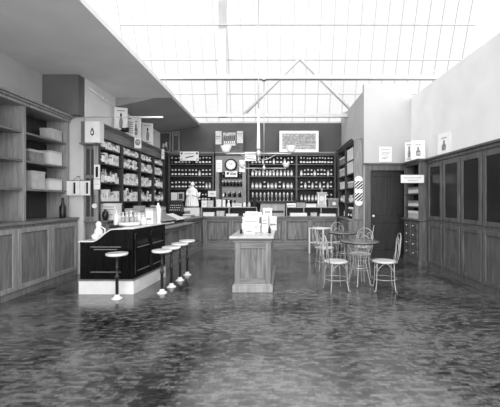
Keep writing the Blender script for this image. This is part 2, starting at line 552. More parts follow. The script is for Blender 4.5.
# tall cupboards beyond it along the right wall
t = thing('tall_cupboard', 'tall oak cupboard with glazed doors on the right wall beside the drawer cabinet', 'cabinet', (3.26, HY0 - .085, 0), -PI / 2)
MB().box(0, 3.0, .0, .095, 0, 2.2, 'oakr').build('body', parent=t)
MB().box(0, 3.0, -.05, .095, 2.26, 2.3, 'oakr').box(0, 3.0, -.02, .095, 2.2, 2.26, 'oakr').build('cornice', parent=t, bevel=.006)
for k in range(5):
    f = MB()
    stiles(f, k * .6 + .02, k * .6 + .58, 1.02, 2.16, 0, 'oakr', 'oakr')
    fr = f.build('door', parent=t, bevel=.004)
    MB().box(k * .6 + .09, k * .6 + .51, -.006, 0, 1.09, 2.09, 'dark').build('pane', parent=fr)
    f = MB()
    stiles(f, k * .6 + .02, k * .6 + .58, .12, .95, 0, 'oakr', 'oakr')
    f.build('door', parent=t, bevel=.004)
# cupboard with open shelves at the far left edge
t = thing('tall_cupboard', 'tall grey oak cupboard with open upper shelves at the far left edge', 'cabinet', (-3.76, 4.0, 0), PI / 2)
Lc = 2.22
MB().box(0, Lc, .0, .58, 0, 1.05, 'oak').build('base_cabinet', parent=t)
MB().box(-.02, Lc, -.04, .58, 1.05, 1.09, 'oakh').build('ledge', parent=t, bevel=.006)
MB().box(0, Lc, .55, .58, 1.09, 3.0, 'leftback').build('back_panel', parent=t)
for e in (0, 1.08, Lc - .06):
    MB().box(e, e + .06, .16, .55, 1.09, 2.9, 'oakl').build('upright', parent=t, bevel=.004)
for z in (1.6, 2.05, 2.5):
    MB().box(.06, Lc - .06, .17, .55, z - .03, z, 'oakh').build('shelf', parent=t)
MB().box(0, Lc, .14, .58, 2.9, 2.95, 'oakl').box(0, Lc, .1, .58, 2.95, 2.98, 'oakl').box(0, Lc, .06, .58, 2.98, 3.02, 'oakl').build('cornice', parent=t, bevel=.008)
for k in range(3):
    f = MB()
    stiles(f, k * .73 + .02, k * .73 + .73, .1, 1.0, 0, 'oakl', 'oakl')
    f.build('door', parent=t, bevel=.004)

# ------------------------------------------------------------------ soda fountain
FY0, FY1 = 4.91, 6.02
fx0, fx1 = -2.93, -2.13


def shear(v):
    return Vector((v.x + .10 * (v.y - FY0), v.y, v.z))


def sprof(x):
    a = (x + 2.74) / .32
    a = min(1, max(0, a)); a = a * a * (3 - 2 * a)
    return .80 + .185 * a + .012 * min(1, max(0, (x + 2.44) / .3))


xs = [fx0 + (fx1 - fx0) * k / 40 for k in range(41)]
t = thing('soda_fountain', 'black lacquered soda fountain counter with curved white marble top and white kickplate', 'counter', ((fx0 + fx1) / 2, FY0, 0))
T0 = Vector(((fx0 + fx1) / 2, FY0, 0))


def loc_(mb):
    return mb.map(lambda v: shear(v) - T0)


def strip(mb, x_a, x_b, y0, y1, lo, hi, m, n=40):
    """a slab that follows the curved profile, as one closed prism"""
    px_ = [x_a + (x_b - x_a) * k / n for k in range(n + 1)]
    poly = [(x, lo(x)) for x in px_] + [(x, hi(x)) for x in px_[::-1]]
    return mb.prism(poly, 'y', y0, y1, m)


loc_(strip(MB(), fx0, fx1, FY0, FY1, lambda x: .21, lambda x: sprof(x) - .014, 'ebony')).build('body', parent=t)
loc_(MB().box(fx0 - .01, fx1 + .015, FY0 - .015, FY1, 0, .2, 'marble')).build('kickplate', parent=t)
loc_(MB().box(fx0 - .015, fx1 + .022, FY0 - .025, FY1, .2, .222, 'ebonyline')).build('base_moulding', parent=t)
loc_(strip(MB(), fx0 - .02, fx1 + .025, FY0 - .02, FY1 + .01, lambda x: sprof(x) - .014, lambda x: sprof(x), 'marble')).build('marble_top', parent=t)
# raised panel outlines: one on the end, two along the stools
p = MB()
for (x0, x1, z0, z1, wd) in ((PX(90.5, FY0), PX(121.5, FY0), PZ(272.5, FY0), PZ(246.5, FY0), .014),):
    p.box(x0, x1, FY0 - .012, FY0, z0, z0 + wd, 'ebonyline').box(x0, x1, FY0 - .012, FY0, z1 - wd, z1, 'ebonyline')
    p.box(x0, x0 + wd * .6, FY0 - .012, FY0, z0, z1, 'ebony').box(x1 - wd * .6, x1, FY0 - .012, FY0, z0, z1, 'ebony')
    p.box(x0 + .06, x1 - .06, FY0 - .02, FY0, z0 + .06, z1 - .05, 'ebony').box(x0 + .06, x1 - .06, FY0 - .022, FY0, z1 - .05, z1 - .038, 'ebonyline')
loc_(p).build('end_panel', parent=t, bevel=.003)
for (y0, y1) in ((FY0 + .10, FY0 + .5), (FY0 + .60, FY0 + 1.02)):
    p = MB()
    for (z0, z1) in ((.32, .62), (.68, .88)):
        p.box(fx1, fx1 + .012, y0, y1, z0, z0 + .014, 'ebonyline').box(fx1, fx1 + .012, y0, y1, z1 - .014, z1, 'ebony')
        p.box(fx1, fx1 + .012, y0, y0 + .012, z0, z1, 'ebony').box(fx1, fx1 + .012, y1 - .012, y1, z0, z1, 'ebony')
    loc_(p).build('side_panel', parent=t, bevel=.003)
for y in (FY0 + .05, FY0 + .55):
    p = MB().lathe([(.022, .25), (.028, .3), (.02, .34), (.02, .8), (.03, .84), (.02, .88), (.03, .92)], (fx1 + .01, y, 0), 10, 'ebony')
    loc_(p).build('column', parent=t)


# ------------------------------------------------------------------ stools
def make_stool():
    t = thing('counter_stool', '', 'stool')
    MB().lathe([(.135, .625), (.148, .632), (.150, .65), (.146, .661), (.12, .664), (0, .664)], n=28, mats=['marble', 'marble', 'marble', 'seat', 'seat']).build('seat', parent=t)
    MB().lathe([(.05, .612), (.12, .618), (.136, .626), (0, .627)], n=20, m='iron').build('seat_plate', parent=t)
    MB().lathe([(.022, .03), (.022, .30), (.032, .305), (.032, .335), (.022, .34), (.018, .44), (.03, .45), (.018, .46), (.018, .56), (.04, .6), (.05, .614)], n=14, m='iron').build('post', parent=t)
    MB().lathe([(.076, 0), (.076, .01), (.056, .02), (.04, .035), (.03, .06), (.023, .065)], n=24, m='marble').build('foot', parent=t)
    return t


STOOL = [(117, 298.8, 'counter stool standing alone before the end of the black soda fountain'),
         (162, 293, 'nearest counter stool of the four in a row along the fountain side'),
         (171.4, 287, 'second nearest counter stool of the row along the fountain side'),
         (180, 280.5, 'third counter stool of the row along the fountain side'),
         (187.2, 275, 'farthest counter stool of the row, beside the oak counter section')]
st0 = make_stool()
for k, (px, py, lab) in enumerate(STOOL):
    d = H * F / (py - CY)
    loc = (PX(px, d), d, 0)
    if k == 0:
        st0.location = loc; st0['label'] = 'round white ' + lab; st0['group'] = 'counter stools at the soda fountain'
    else:
        dup(st0, loc, .3 * k, 'round white ' + lab, 'counter stools at the soda fountain')

# ------------------------------------------------------------------ island counter
IY0, IY1 = 4.99, 6.45
ix0, ix1 = PX(234.6, IY0), PX(270.9, IY0)
t = thing('island_counter', 'freestanding panelled oak counter in the middle of the floor', 'counter', ((ix0 + ix1) / 2, IY0, 0))
T1 = Vector(((ix0 + ix1) / 2, IY0, 0))


def isl(mb):
    return mb.map(lambda v: Vector((v.x + .03 * (v.y - IY0), v.y, v.z)) - T1)


IZ = .867
isl(MB().box(ix0 + .02, ix1 - .02, IY0 + .02, IY1 - .02, 0, IZ - .06, 'oakd')).build('body', parent=t)
f = MB()
f.box(ix0, ix0 + .085, IY0, IY0 + .03, .12, IZ - .1, 'oak').box(ix1 - .085, ix1, IY0, IY0 + .03, .12, IZ - .1, 'oak')
f.box(ix0 + .085, ix1 - .085, IY0, IY0 + .03, .12, .21, 'oakh').box(ix0 + .085, ix1 - .085, IY0, IY0 + .03, IZ - .19, IZ - .1, 'oakh')
isl(f).build('panel_frame', parent=t, bevel=.006)
f = MB()
for s in (ix0, ix1 - .03):
    for y0 in (IY0 + .03, IY0 + .72, IY1 - .09):
        f.box(s, s + .03, y0, y0 + .08, .12, IZ - .1, 'oak')
    f.box(s, s + .03, IY0 + .03, IY1 - .01, .12, .21, 'oak').box(s, s + .03, IY0 + .03, IY1 - .01, IZ - .19, IZ - .1, 'oak')
isl(f).build('side_frame', parent=t, bevel=.005)
isl(MB().box(ix0 - .035, ix1 + .03, IY0 - .02, IY1 + .02, 0, .11, 'oakl').box(ix0 - .02, ix1 + .015, IY0 - .012, IY1 + .01, .11, .13, 'oakl')).build('plinth', parent=t, bevel=.008)
tp = MB()
tx0, tx1 = PX(229.3, 4.93), PX(273.8, 4.93)
tp.box(ix0 - .015, ix1 + .015, IY0 - .015, IY1, IZ - .1, IZ - .075, 'oakh')
tp.hull([(ix0 - .02, IY0 - .02, IZ - .075), (ix1 + .02, IY0 - .02, IZ - .075), (ix1 + .02, IY1 + .02, IZ - .075), (ix0 - .02, IY1 + .02, IZ - .075)],
        [(tx0 + .015, 4.945, IZ - .035), (tx1 - .015, 4.945, IZ - .035), (tx1 - .015, IY1 + .03, IZ - .035), (tx0 + .015, IY1 + .03, IZ - .035)], 'oakh')
tp.box(tx0, tx1, 4.93, IY1 + .04, IZ - .035, IZ, 'oakskylit')
tp = isl(tp).build('top', parent=t, bevel=.005)


# ------------------------------------------------------------------ wire chairs and tables
def make_chair():
    """seat centre at the origin, chair faces +x, back at -x"""
    t = thing('wire_chair', '', 'chair')
    MB().lathe([(.17, .445), (.182, .45), (.182, .462), (.172, .468), (.1, .466), (0, .464)], n=28, m='seat').build('seat', parent=t)
    MB().tube([(.185 * math.cos(a), .185 * math.sin(a), .452) for a in [2 * PI * k / 28 for k in range(28)]], .009, 6, True, 'wire').build('seat_rim', parent=t)
    for (sx, sy) in ((1, 1), (1, -1), (-1, 1), (-1, -1)):
        p = [(.125 * sx, .125 * sy, .45), (.128 * sx, .126 * sy, .30), (.132 * sx, .13 * sy, .15), (.148 * sx, .145 * sy, .012), (.17 * sx, .165 * sy, .012)]
        MB().tube(p, .007, 7, m='wire').build('leg', parent=t)
    MB().tube([(.183 * math.cos(a), .183 * math.sin(a), .19) for a in [2 * PI * k / 28 for k in range(28)]], .005, 6, True, 'wire').build('stretcher', parent=t)
    for sy in (1, -1):      # curled brackets under the seat
        for sx in (1, -1):
            bw = MB()
            bw.tube([(.128 * sx, .126 * sy, .30), (.10 * sx, .13 * sy, .36), (.05 * sx, .15 * sy, .42), (.01 * sx, .155 * sy, .44)], .006, 6, m='wire')
            bw.build('bracket', parent=t)

    def arch(w, z0, z1, x0, x1, n=22, pinch=0.0):
        pts = [(x0, -w * (1 - pinch), z0)]
        zs = z1 - w
        pts.append((x0 + (x1 - x0) * .5, -w * (1 - pinch * .2), (z0 + zs) / 2))
        for k in range(n + 1):
            a = PI - PI * k / n
            z = zs + w * math.sin(a)
            pts.append((x0 + (x1 - x0) * (z - z0) / (z1 - z0), w * math.cos(a), z))
        pts.append((x0 + (x1 - x0) * .5, w * (1 - pinch * .2), (z0 + zs) / 2))
        pts.append((x0, w * (1 - pinch), z0))
        return pts
    MB().tube(arch(.155, .45, .90, -.165, -.235, pinch=.12), .0075, 7, m='wire').build('back_frame', parent=t)
    il = MB()
    il.tube(arch(.085, .45, .76, -.165, -.212, pinch=.55), .0075, 6, m='wire')
    for s in (1, -1):       # scrolls between the loops
        il.tube([(-.19, .10 * s, .60), (-.205, .125 * s, .70), (-.222, .12 * s, .79), (-.228, .08 * s, .83), (-.222, .05 * s, .80), (-.218, .06 * s, .765)], .0065, 6, m='wire')
    il.build('back_scroll', parent=t)
    return t


CH = 'wire parlour chairs around the two tables'
ch0 = make_chair()
ch0['group'] = CH
chairs = [
    (1.74, 5.13, PI - .17, 'pale wire chair standing apart right of the near round table, facing left'),
    (.975, 5.12, .25, 'pale wire chair left of the near round table'),
    (1.545, 5.84, -2.25, 'pale wire chair tucked behind the near round table, facing the viewer'),
    (1.02, 6.60, .15, 'pale wire chair left of the farther round table, before the white stand'),
    (1.84, 6.78, PI - .3, 'pale wire chair right of the farther round table, by the dark door'),
    (1.50, 7.36, -PI / 2 + .15, 'pale wire chair behind the farther round table, near the back counter'),
]
for k, (x, y, rz, lab) in enumerate(chairs):
    if k == 0:
        ch0.location = (x, y, 0); ch0.rotation_euler = (0, 0, rz); ch0['label'] = lab
    else:
        dup(ch0, (x, y, 0), rz, lab, CH)


def make_table():
    t = thing('parlour_table', '', 'table')
    MB().lathe([(.30, .715), (.318, .72), (.32, .735), (.312, .744), (.2, .745), (0, .745)], n=40, m='tabletop').build('table_top', parent=t)
    MB().tube([(.31 * math.cos(a), .31 * math.sin(a), .722) for a in [2 * PI * k / 40 for k in range(40)]], .012, 6, True, 'iron').build('rim', parent=t)
    for k in range(4):
        a = PI / 4 + k * PI / 2
        pts = [(.20, .715), (.17, .62), (.11, .5), (.10, .4), (.12, .28), (.155, .14), (.175, .03), (.195, .012), (.215, .02), (.22, .04)]
        MB().tube([(r * math.cos(a), r * math.sin(a), z) for r, z in pts], .0078, 7, m='wire').build('leg', parent=t)
    MB().tube([(.12 * math.cos(a), .12 * math.sin(a), .30) for a in [2 * PI * k / 24 for k in range(24)]], .008, 6, True, 'wire').build('ring', parent=t)
    sc = MB()
    for k in range(4):
        a = k * PI / 2
        sc.tube([(r * math.cos(a), r * math.sin(a), z) for r, z in ((.22, .71), (.2, .64), (.13, .6), (.09, .64), (.12, .68), (.16, .66))], .006, 6, m='wire')
    sc.build('scroll', parent=t)
    return t


tb0 = make_table()
tb0.location = (PX(359.5, 5.43), 5.43, 0)
tb0.rotation_euler = (0, 0, .35)
tb0['label'] = 'round dark topped wire table nearest the viewer'
tb0['group'] = 'round parlour tables'
dup(tb0, (PX(343, 6.9), 6.9, 0), .9, 'round dark topped wire table farther back, toward the back counter', 'round parlour tables')

# white stand with a lower shelf in front of the back counter
t = thing('side_stand', 'white square stand with thin legs in front of the back counter', 'stand', (PX(320.5, 8.72), 8.72, 0), PI / 4 + .1)
s = .23
MB().box(-s, s, -s, s, .65, .675, 'whitepaint').build('top', parent=t, bevel=.004)
MB().box(-s + .02, s - .02, -s + .02, s - .02, .275, .292, 'whitepaint').build('shelf', parent=t)
for (a, b) in ((-1, -1), (1, -1), (1, 1), (-1, 1)):
    MB().box(a * s * .92 - .016, a * s * .92 + .016, b * s * .92 - .016, b * s * .92 + .016, 0, .65, 'whitepaint').build('leg', parent=t)


# ------------------------------------------------------------------ lamps
def gas_lamp(Y, px, arm, z, ztop, label, cone):
    X = PX(px, Y)
    t = thing('gas_chandelier', label, 'lamp', (X, Y, z))
    MB().tube([(0, 0, 0), (0, 0, ztop - z)], .011, 8, m='brass').lathe([(.06, ztop - z - .03), (.06, ztop - z)], n=14, m='brass').build('stem', parent=t)
    if cone:
        MB().lathe([(.028, .08), (.03, .12), (.026, .3), (.016, .72), (.02, .73), (.02, .75), (.012, .76)], n=14, m='gmilk').build('stem_sleeve', parent=t)
    MB().lathe([(.012, -.13), (.025, -.11), (.012, -.08), (.02, -.05), (.05, -.02), (.05, .02), (.02, .06), (.014, .1)], n=14, m='brass').build('hub', parent=t)
    for s in (1, -1):
        a = MB().tube([(0, 0, 0), (s * arm * .5, 0, .005), (s * arm, 0, 0), (s * arm, 0, .03)], .011, 8, m='brass')
        a.tube([(s * .03, 0, -.1), (s * .15, 0, -.09), (s * .3, 0, -.01)], .007, 6, m='brass')
        a.build('arm', parent=t)
        MB().lathe([(.03, .02), (.05, .03), (.07, .06), (.092, .12), (.096, .128), (.088, .122), (.066, .065), (.045, .04), (0, .036)], (s * arm, 0, 0), 22, 'gmilk').build('lamp_shade', parent=t)
    return t


gas_lamp(5.5, 258.5, 32.5 * 5.5 / F, PZ(154, 5.5), 5.1, 'nearer hanging gas lamp with two white bowl shades and white sleeved stem', True)
gas_lamp(8.1, 264, 22 * 8.1 / F, PZ(168.5, 8.1), PZ(79.5, 8.1), 'farther hanging gas lamp with two smaller bowl shades', False)
# pipe that reaches out from the left bulkhead, conduit along the top of the left wall
t = thing('gas_pipe', 'thin white gas pipe reaching out level from the left bulkhead', 'pipe', (-3.9, 6.05, PZ(117.3, 6.05)))
MB().tube([(.13, 0, 0), (PX(137, 6.05) + 3.9, 0, 0)], .008, 8, m='wire').tube([(.16, .045, 0), (.16, 0, 0)], .012, 8, m='wire').build('pipe', parent=t)
MB().tube([(PX(137, 6.05) + 3.9, 0, 0), (PX(163, 6.05) + 3.9, 0, 0)], .017, 10, m='gmilk').build('burner_tube', parent=t)
cd = MB().tube([(-3.625, 6.32, 3.62), (-3.625, 7.45, 3.54), (-3.625, 9.9, 3.44)], .016, 8, m='whitepaint')
for y in (6.9, 7.9, 8.9):
    zc_ = 3.62 - (y - 6.32) * .0708 if y < 7.45 else 3.54 - (y - 7.45) * .0408
    cd.tube([(-3.625, y - .04, zc_ + .002), (-3.625, y + .04, zc_ - .002)], .026, 8, m='whitepaint')
struct(cd.build('trim_6'))

# ------------------------------------------------------------------ signs, pictures, clock


def board(name, label, cat, loc, rz, w, h, th=.012, m='paper', marks=(), tilt=0.0, frame=None, group=None, face='picture'):
    """upright board: local x across, front at -y, base at z = 0. marks = (x0,x1,z0,z1,mat) in fractions of the face"""
    t = thing(name, label, cat, loc, rz, group)
    t.rotation_euler = (tilt, 0, rz)
    MB().box(-w / 2, w / 2, 0, th, 0, h, m).build('board', parent=t)
    if frame:
        fw, fm_ = frame
        f = MB().box(-w / 2, w / 2, -.015, 0, 0, fw, fm_).box(-w / 2, w / 2, -.015, 0, h - fw, h, fm_)
        f.box(-w / 2, -w / 2 + fw, -.015, 0, fw, h - fw, fm_).box(w / 2 - fw, w / 2, -.015, 0, fw, h - fw, fm_)
        f.build('frame', parent=t)
    if marks:
        g = MB()
        for q in marks:
            if len(q) == 5:
                g.box(-w / 2 + q[0] * w, -w / 2 + q[1] * w, -.004, 0, q[2] * h, q[3] * h, q[4])
            else:
                poly, mm = q
                g.prism([(-w / 2 + a * w, b * h) for a, b in poly], 'y', -.004, 0, mm)
        g.build(face, parent=t)
    return t


def text_rows(rows, m='inkg', seed=1):
    """rows of illegible small lettering: (z0, z1, x0, x1)"""
    rr = random.Random(seed)
    out = []
    for (z0, z1, x0, x1) in rows:
        x = x0
        while x < x1:
            w_ = min(rr.uniform(.03, .09), x1 - x)
            out.append((x, x + w_ * .75, z0, z1, m))
            x += w_
    return out


bottle_pic = [([(.38, .25), (.62, .25), (.64, .5), (.56, .6), (.55, .72), (.45, .72), (.44, .6), (.36, .5)], 'ink'), ([(.43, .32), (.57, .32), (.58, .48), (.42, .48)], 'paper')]
bottle_pic2 = [([(.36, .2), (.64, .2), (.66, .42), (.57, .5), (.56, .66), (.44, .66), (.43, .5), (.34, .42)], 'inkg'), (.40, .60, .26, .38, 'paper')] + text_rows([(.75, .79, .3, .7)], seed=3)
fig_pic = [([(.4, .2), (.6, .2), (.66, .45), (.58, .62), (.42, .62), (.36, .4)], 'inkg'), ([(.44, .63), (.56, .63), (.58, .74), (.5, .8), (.43, .74)], 'ink')] + text_rows([(.1, .14, .2, .8), (.86, .9, .2, .8)], seed=4)


def on_back(name, label, cat, x0, x1, y0, y1, Y, **kw):
    w_, h_ = (x1 - x0) * Y / F, (y1 - y0) * Y / F
    return board(name, label, cat, (PX((x0 + x1) / 2, Y), Y, PZ(y1, Y)), 0, w_, h_, **kw)


# back wall, above the shelves
on_back('framed_picture', 'dark framed picture with pale flowers above the left back shelves', 'picture', 159.5, 171, 132, 152.2, 10.45, m='pictured', frame=(.045, 'oak'),
        marks=[([(.25, .25), (.4, .2), (.45, .4), (.3, .45)], 'paperg'), ([(.5, .3), (.6, .25), (.66, .48), (.55, .5)], 'paper'), (.62, .7, .15, .35, 'inkg')])
on_back('framed_picture', 'narrow dark framed panel beside the flower picture on back wall', 'picture', 172, 180, 131.5, 152.2, 10.45, m='pictured', frame=(.05, 'oak'), marks=[(.3, .7, .8, .88, 'inkg')])
tri = on_back('folding_display', 'three-part display card with castle print above the round clock', 'display', 215, 243.5, 130.5, 152.2, 10.4, m='pictured',
              marks=[(.02, .23, .36, .97, 'paperg'), (.77, .98, .42, .97, 'paperg'), (.28, .72, .5, .9, 'picture')]
              + [(.31 + .07 * k, .35 + .07 * k, .42, .74 + .03 * (k % 2), 'paper') for k in range(6)] + [(.3, .72, .3, .4, 'paperg')] + text_rows([(.6, .63, .04, .2), (.7, .74, .04, .2), (.82, .86, .79, .96)], seed=5))
on_back('framed_picture', 'large picture in wide white frame above the right back shelves', 'picture', 279.5, 318.5, 131, 152.2, 10.4, m='picture', frame=(.085, 'whitepaint'),
        marks=text_rows([(.3 + .1 * k, .34 + .1 * k, .12, .88) for k in range(5)], 'inkg', 6))
on_back('notice_card', 'white showcard with two dark corner squares atop the left back shelves', 'sign', 180, 198.7, 151.6, 160.8, 10.09, marks=[(.05, .14, .7, .9, 'ink'), (.86, .95, .7, .9, 'ink'), (.05, .12, .1, .25, 'inkg'), (.88, .95, .1, .25, 'inkg')]
        + text_rows([(.72, .8, .25, .75)], seed=8) + [([(.3, .28), (.72, .46), (.72, .56), (.3, .38)], 'ink')])
on_back('notice_card', 'tall white card left of the round clock', 'sign', 216, 222, 160, 172.2, 10.18, marks=text_rows([(.3, .33, .2, .8), (.5, .54, .35, .65), (.7, .73, .2, .8)], seed=9))
on_back('notice_card', 'tall white card right of the round clock', 'sign', 239.3, 245, 160, 172.2, 10.18, marks=text_rows([(.3, .33, .2, .8), (.6, .63, .2, .8)], seed=10))
on_back('notice_card', 'white sign with dark emblem directly under the round clock', 'sign', 225.2, 237.2, 171, 177, 10.16, marks=[([(.1, .45), (.16, .8), (.24, .72), (.34, .8), (.3, .45), (.2, .38)], 'ink')] + text_rows([(.3, .7, .42, .92)], 'inkg', 11))
on_back('notice_card', 'small white card hung on the post right of the statue', 'sign', 208, 216.2, 191, 196.8, 10.12, marks=text_rows([(.4, .5, .35, .7), (.55, .65, .3, .75)], seed=12))
on_back('notice_card', 'white lettered sign above the post right of the clock', 'sign', 244.8, 256, 152, 161, 10.1, marks=text_rows([(.5, .58, .05, .95), (.25, .33, .15, .85), (.72, .8, .15, .85)], seed=13))
# clock
ct = thing('wall_clock', 'round wall clock with dark rim and white face', 'clock', (PX(231, 10.18), 10.18, PZ(165, 10.18)))


def disc(mb, r0, r1, y0, y1, m, n=32):
    rr = lambda r, y: [(r * math.cos(2 * PI * k / n), y, r * math.sin(2 * PI * k / n)) for k in range(n)]
    return mb.hull(rr(r0, y1), rr(r1, y0), m)


disc(MB(), .20, .19, -.05, .02, 'ebony').build('rim', parent=ct)
disc(MB(), .145, .145, -.056, -.05, 'paper').build('face', parent=ct)
g = MB()
for k in range(12):
    a = k * PI / 6
    g.box(-.006, .006, -.059, -.056, .112, .135, 'ink')
    vs = g.bm.verts[:] if False else list(g.bm.verts)[-8:]
    for v in vs:
        x_, z_ = v.co.x, v.co.z
        v.co.x = x_ * math.cos(a) + z_ * math.sin(a); v.co.z = -x_ * math.sin(a) + z_ * math.cos(a)
g.build('hour_marks', parent=ct)
MB().tube([(0, -.062, 0), (.05, -.062, .06)], .006, 5, m='ink').tube([(0, -.062, 0), (-.06, -.062, .085)], .004, 5, m='ink').build('hands', parent=ct)

# striped oval on the end of the right shelving
SX, SY = PX(358.6, 8.02), 8.0
bp = thing('barber_sign', 'white oval sign board with black diagonal stripes on the end of right shelving', 'sign', (SX, SY, PZ(206, SY)))
sw, sh = .098, .74
ring = []
for k in range(13):
    a = PI * k / 12
    ring.append((sw * math.cos(a), sh - sw + sw * math.sin(a)))
for k in range(13):
    a = PI + PI * k / 12
    ring.append((sw * math.cos(a), sw + sw * math.sin(a)))
MB().prism(ring, 'y', 0, .025, 'paper').build('board', parent=bp)
g = MB()
for z0, z1 in ((.12, .315), (.415, .61)):
    g = MB()
    zc = z0 - .15
    while zc < z1:            # diagonal bars clipped to the band
        P4 = []
        for (xa, za) in ((-sw * .97, zc), (sw * .97, zc + .17), (sw * .97, zc + .212), (-sw * .97, zc + .042)):
            P4.append((xa, za))
        def cut(poly, lim, sgn):
            out = []
            for q in range(len(poly)):
                (xa, za), (xb, zb_) = poly[q], poly[(q + 1) % len(poly)]
                ia, ib = sgn * (za - lim) >= 0, sgn * (zb_ - lim) >= 0
                if ia:
                    out.append((xa, za))
                if ia != ib:
                    f_ = (lim - za) / (zb_ - za)
                    out.append((xa + (xb - xa) * f_, lim))
            return out
        P4 = cut(P4, z0, 1)
        P4 = cut(P4, z1, -1) if len(P4) > 2 else P4
        if len(P4) > 2:
            g.prism(P4, 'y', -.004, 0, 'ink')
        zc += .078
    g.build('stripes', parent=bp)

# partition and right corner
on_back('paper_notice', 'white paper notice on the pale wall above the dark door', 'sign', 379.3, 391.8, 146.8, 162, PY - .013, marks=text_rows([(.8, .84, .15, .85), (.62, .66, .2, .9), (.5, .54, .15, .8), (.3, .34, .25, .75), (.2, .24, .2, .6)], seed=14))
on_back('hanging_sign', 'long white lettered sign hung across the drawer cabinet shelves', 'sign', 401, 424, 175, 183, 6.85, marks=text_rows([(.58, .74, .12, .88), (.24, .38, .3, .72)], 'paperg', 15))
board('showcard', 'white showcard with figure print on top of the drawer cabinet', 'sign', (3.085, 7.42, 2.3), -.25, .17, .44, marks=fig_pic, tilt=-.05)
board('showcard', 'wide white showcard with bottle print atop the drawer cabinet', 'sign', (PX(418.3, 7.08), 7.08, 2.3), -.12, .30, .42, marks=bottle_pic2, tilt=-.05)
board('showcard', 'white showcard on top of the right wall cupboard', 'sign', (3.29, 6.3, 2.3), -1.2, .3, .42, marks=bottle_pic2, tilt=-.03)
# left: box and cards at the near end of the shelving
t = thing('display_box', 'white box with bottle print on the near end of left shelving', 'box', (-3.44, 6.2, 2.5))
MB().box(-.12, .16, -.085, .07, 0, .40, 'paper').build('carton', parent=t)
MB().box(-.19, -.12, -.085, .07, 0, .40, 'bulk').build('side_flap', parent=t)
g = MB()
for q, mm in (([(.0 + .034 * math.cos(a), .19 + .06 * math.sin(a)) for a in [2 * PI * k / 16 for k in range(16)]], 'ink'), ([(.02 * math.cos(a), .19 + .034 * math.sin(a)) for a in [2 * PI * k / 16 for k in range(16)]], 'paper'), ([(-.014, .25), (.014, .25), (.012, .275), (-.012, .275)], 'ink')):
    g.prism([(a + .02, b) for a, b in q], 'y', -.089 - (.002 if mm == 'paper' else 0), -.085, mm)
g.build('lettering', parent=t)
on_back('hanging_card', 'upper white card with dark tall print on the left shelving pilaster', 'sign', 94, 99.8, 164.8, 178.8, 6.235, marks=[(.3, .7, .12, .85, 'ink'), (.42, .58, .2, .75, 'paper')])
on_back('hanging_card', 'lower plain white card on the left shelving pilaster', 'sign', 93.7, 100, 179.4, 189.5, 6.235, marks=text_rows([(.5, .54, .2, .8)], seed=16))
# easel cards on top of left shelving
for (lab, px, y1, d, w_, h_, rz, mk) in (
        ('tall white framed showcard, nearest on top of the left shelving', 121, 129, 7.3, .27, .58, .3, fig_pic),
        ('small showcard behind the tall one on top of left shelving', 128.5, 128, 7.72, .2, .42, .35, text_rows([(.2 + .12 * k, .26 + .12 * k, .15, .85) for k in range(6)], 'inkg', 17)),
        ('long white showcard in the middle of the left shelving top', 133.5, 138, 8.05, .24, .58, .4, bottle_pic2),
        ('white showcard with dark print farther along left shelving top', 146.3, 141, 8.85, .28, .6, .45, fig_pic)):
    board('showcard', lab, 'sign', (-3.42 if w_ < .25 else -3.44, d, 2.92), rz, w_, h_, marks=mk, tilt=-.04)
board('showcard', 'small tilted card with dark rings at the left shelving cornice edge', 'sign', (-3.235, 7.72, 2.65), .3, .15, .25, marks=[([(.5 + .4 * math.cos(a), .55 + .3 * math.sin(a)) for a in [2 * PI * k / 16 for k in range(16)]], 'inkg'), ([(.5 + .25 * math.cos(a), .55 + .18 * math.sin(a)) for a in [2 * PI * k / 16 for k in range(16)]], 'paper')])
board('showcard', 'small plain card hanging at the far end of the left cornice', 'sign', (-3.265, 9.55, 2.62), .1, .08, .30, marks=text_rows([(.4, .45, .2, .8)], seed=18))
t = thing('card_tray', 'dark open tray under the nearest showcard on left shelving top', 'tray', (-3.33, 7.12, 2.92), -.4)
MB().box(-.1, .1, -.1, .1, 0, .012, 'ink').box(-.1, .1, .09, .1, .012, .1, 'ink').box(-.1, -.09, -.1, .09, .012, .06, 'ink').box(.09, .1, -.1, .09, .012, .06, 'ink').build('tray', parent=t)
MB().box(-.07, .06, -.08, .08, .012, .03, 'paper').build('card', parent=t)
# rack of photo cards hung by the left return wall
t = thing('photo_rack', 'wire rack of hanging photo cards on the pale wall by the far left cupboard', 'rack', (-3.72, 6.15, PZ(195.5, 6.15)))
z1 = PZ(181, 6.15) - PZ(195.5, 6.15)
MB().tube([(-.2, 0, z1 + .005), (.26, 0, z1 + .005)], .005, 6, m='iron').tube([(-.09, 0, z1), (-.0, 0, z1 + .09), (.09, 0, z1)], .004, 6, m='iron').tube([(0, 0, z1 + .09), (0, .09, z1 + .09)], .005, 6, m='iron').build('wire', parent=t)
for k, (x0, x1) in enumerate(((-.2, -.10), (-.09, .045), (.055, .14), (.15, .24))):
    c = MB().box(x0, x1, -.006, .006, 0, z1, 'paper').build('card', parent=t)
    if k in (1, 3):
        MB().box(x0 + .02, x0 + .055, -.010, -.006, .03, z1 - .03, 'ink').build('photo', parent=c)
# round disc hung on the pilaster
t = thing('hanging_disc', 'small round white disc hanging on the left shelving pilaster', 'ornament', (PX(94.5, 6.2), 6.2, PZ(206, 6.2)))
disc(MB(), .045, .045, -.01, .01, 'paper', 20).build('disc', parent=t)
MB().tube([(0, 0, .045), (0, 0, .2)], .004, 5, m='iron').tube([(0, 0, .2), (0, .045, .2)], .004, 5, m='iron').build('hook', parent=t)

# ------------------------------------------------------------------ shelf goods
GOODS = {}


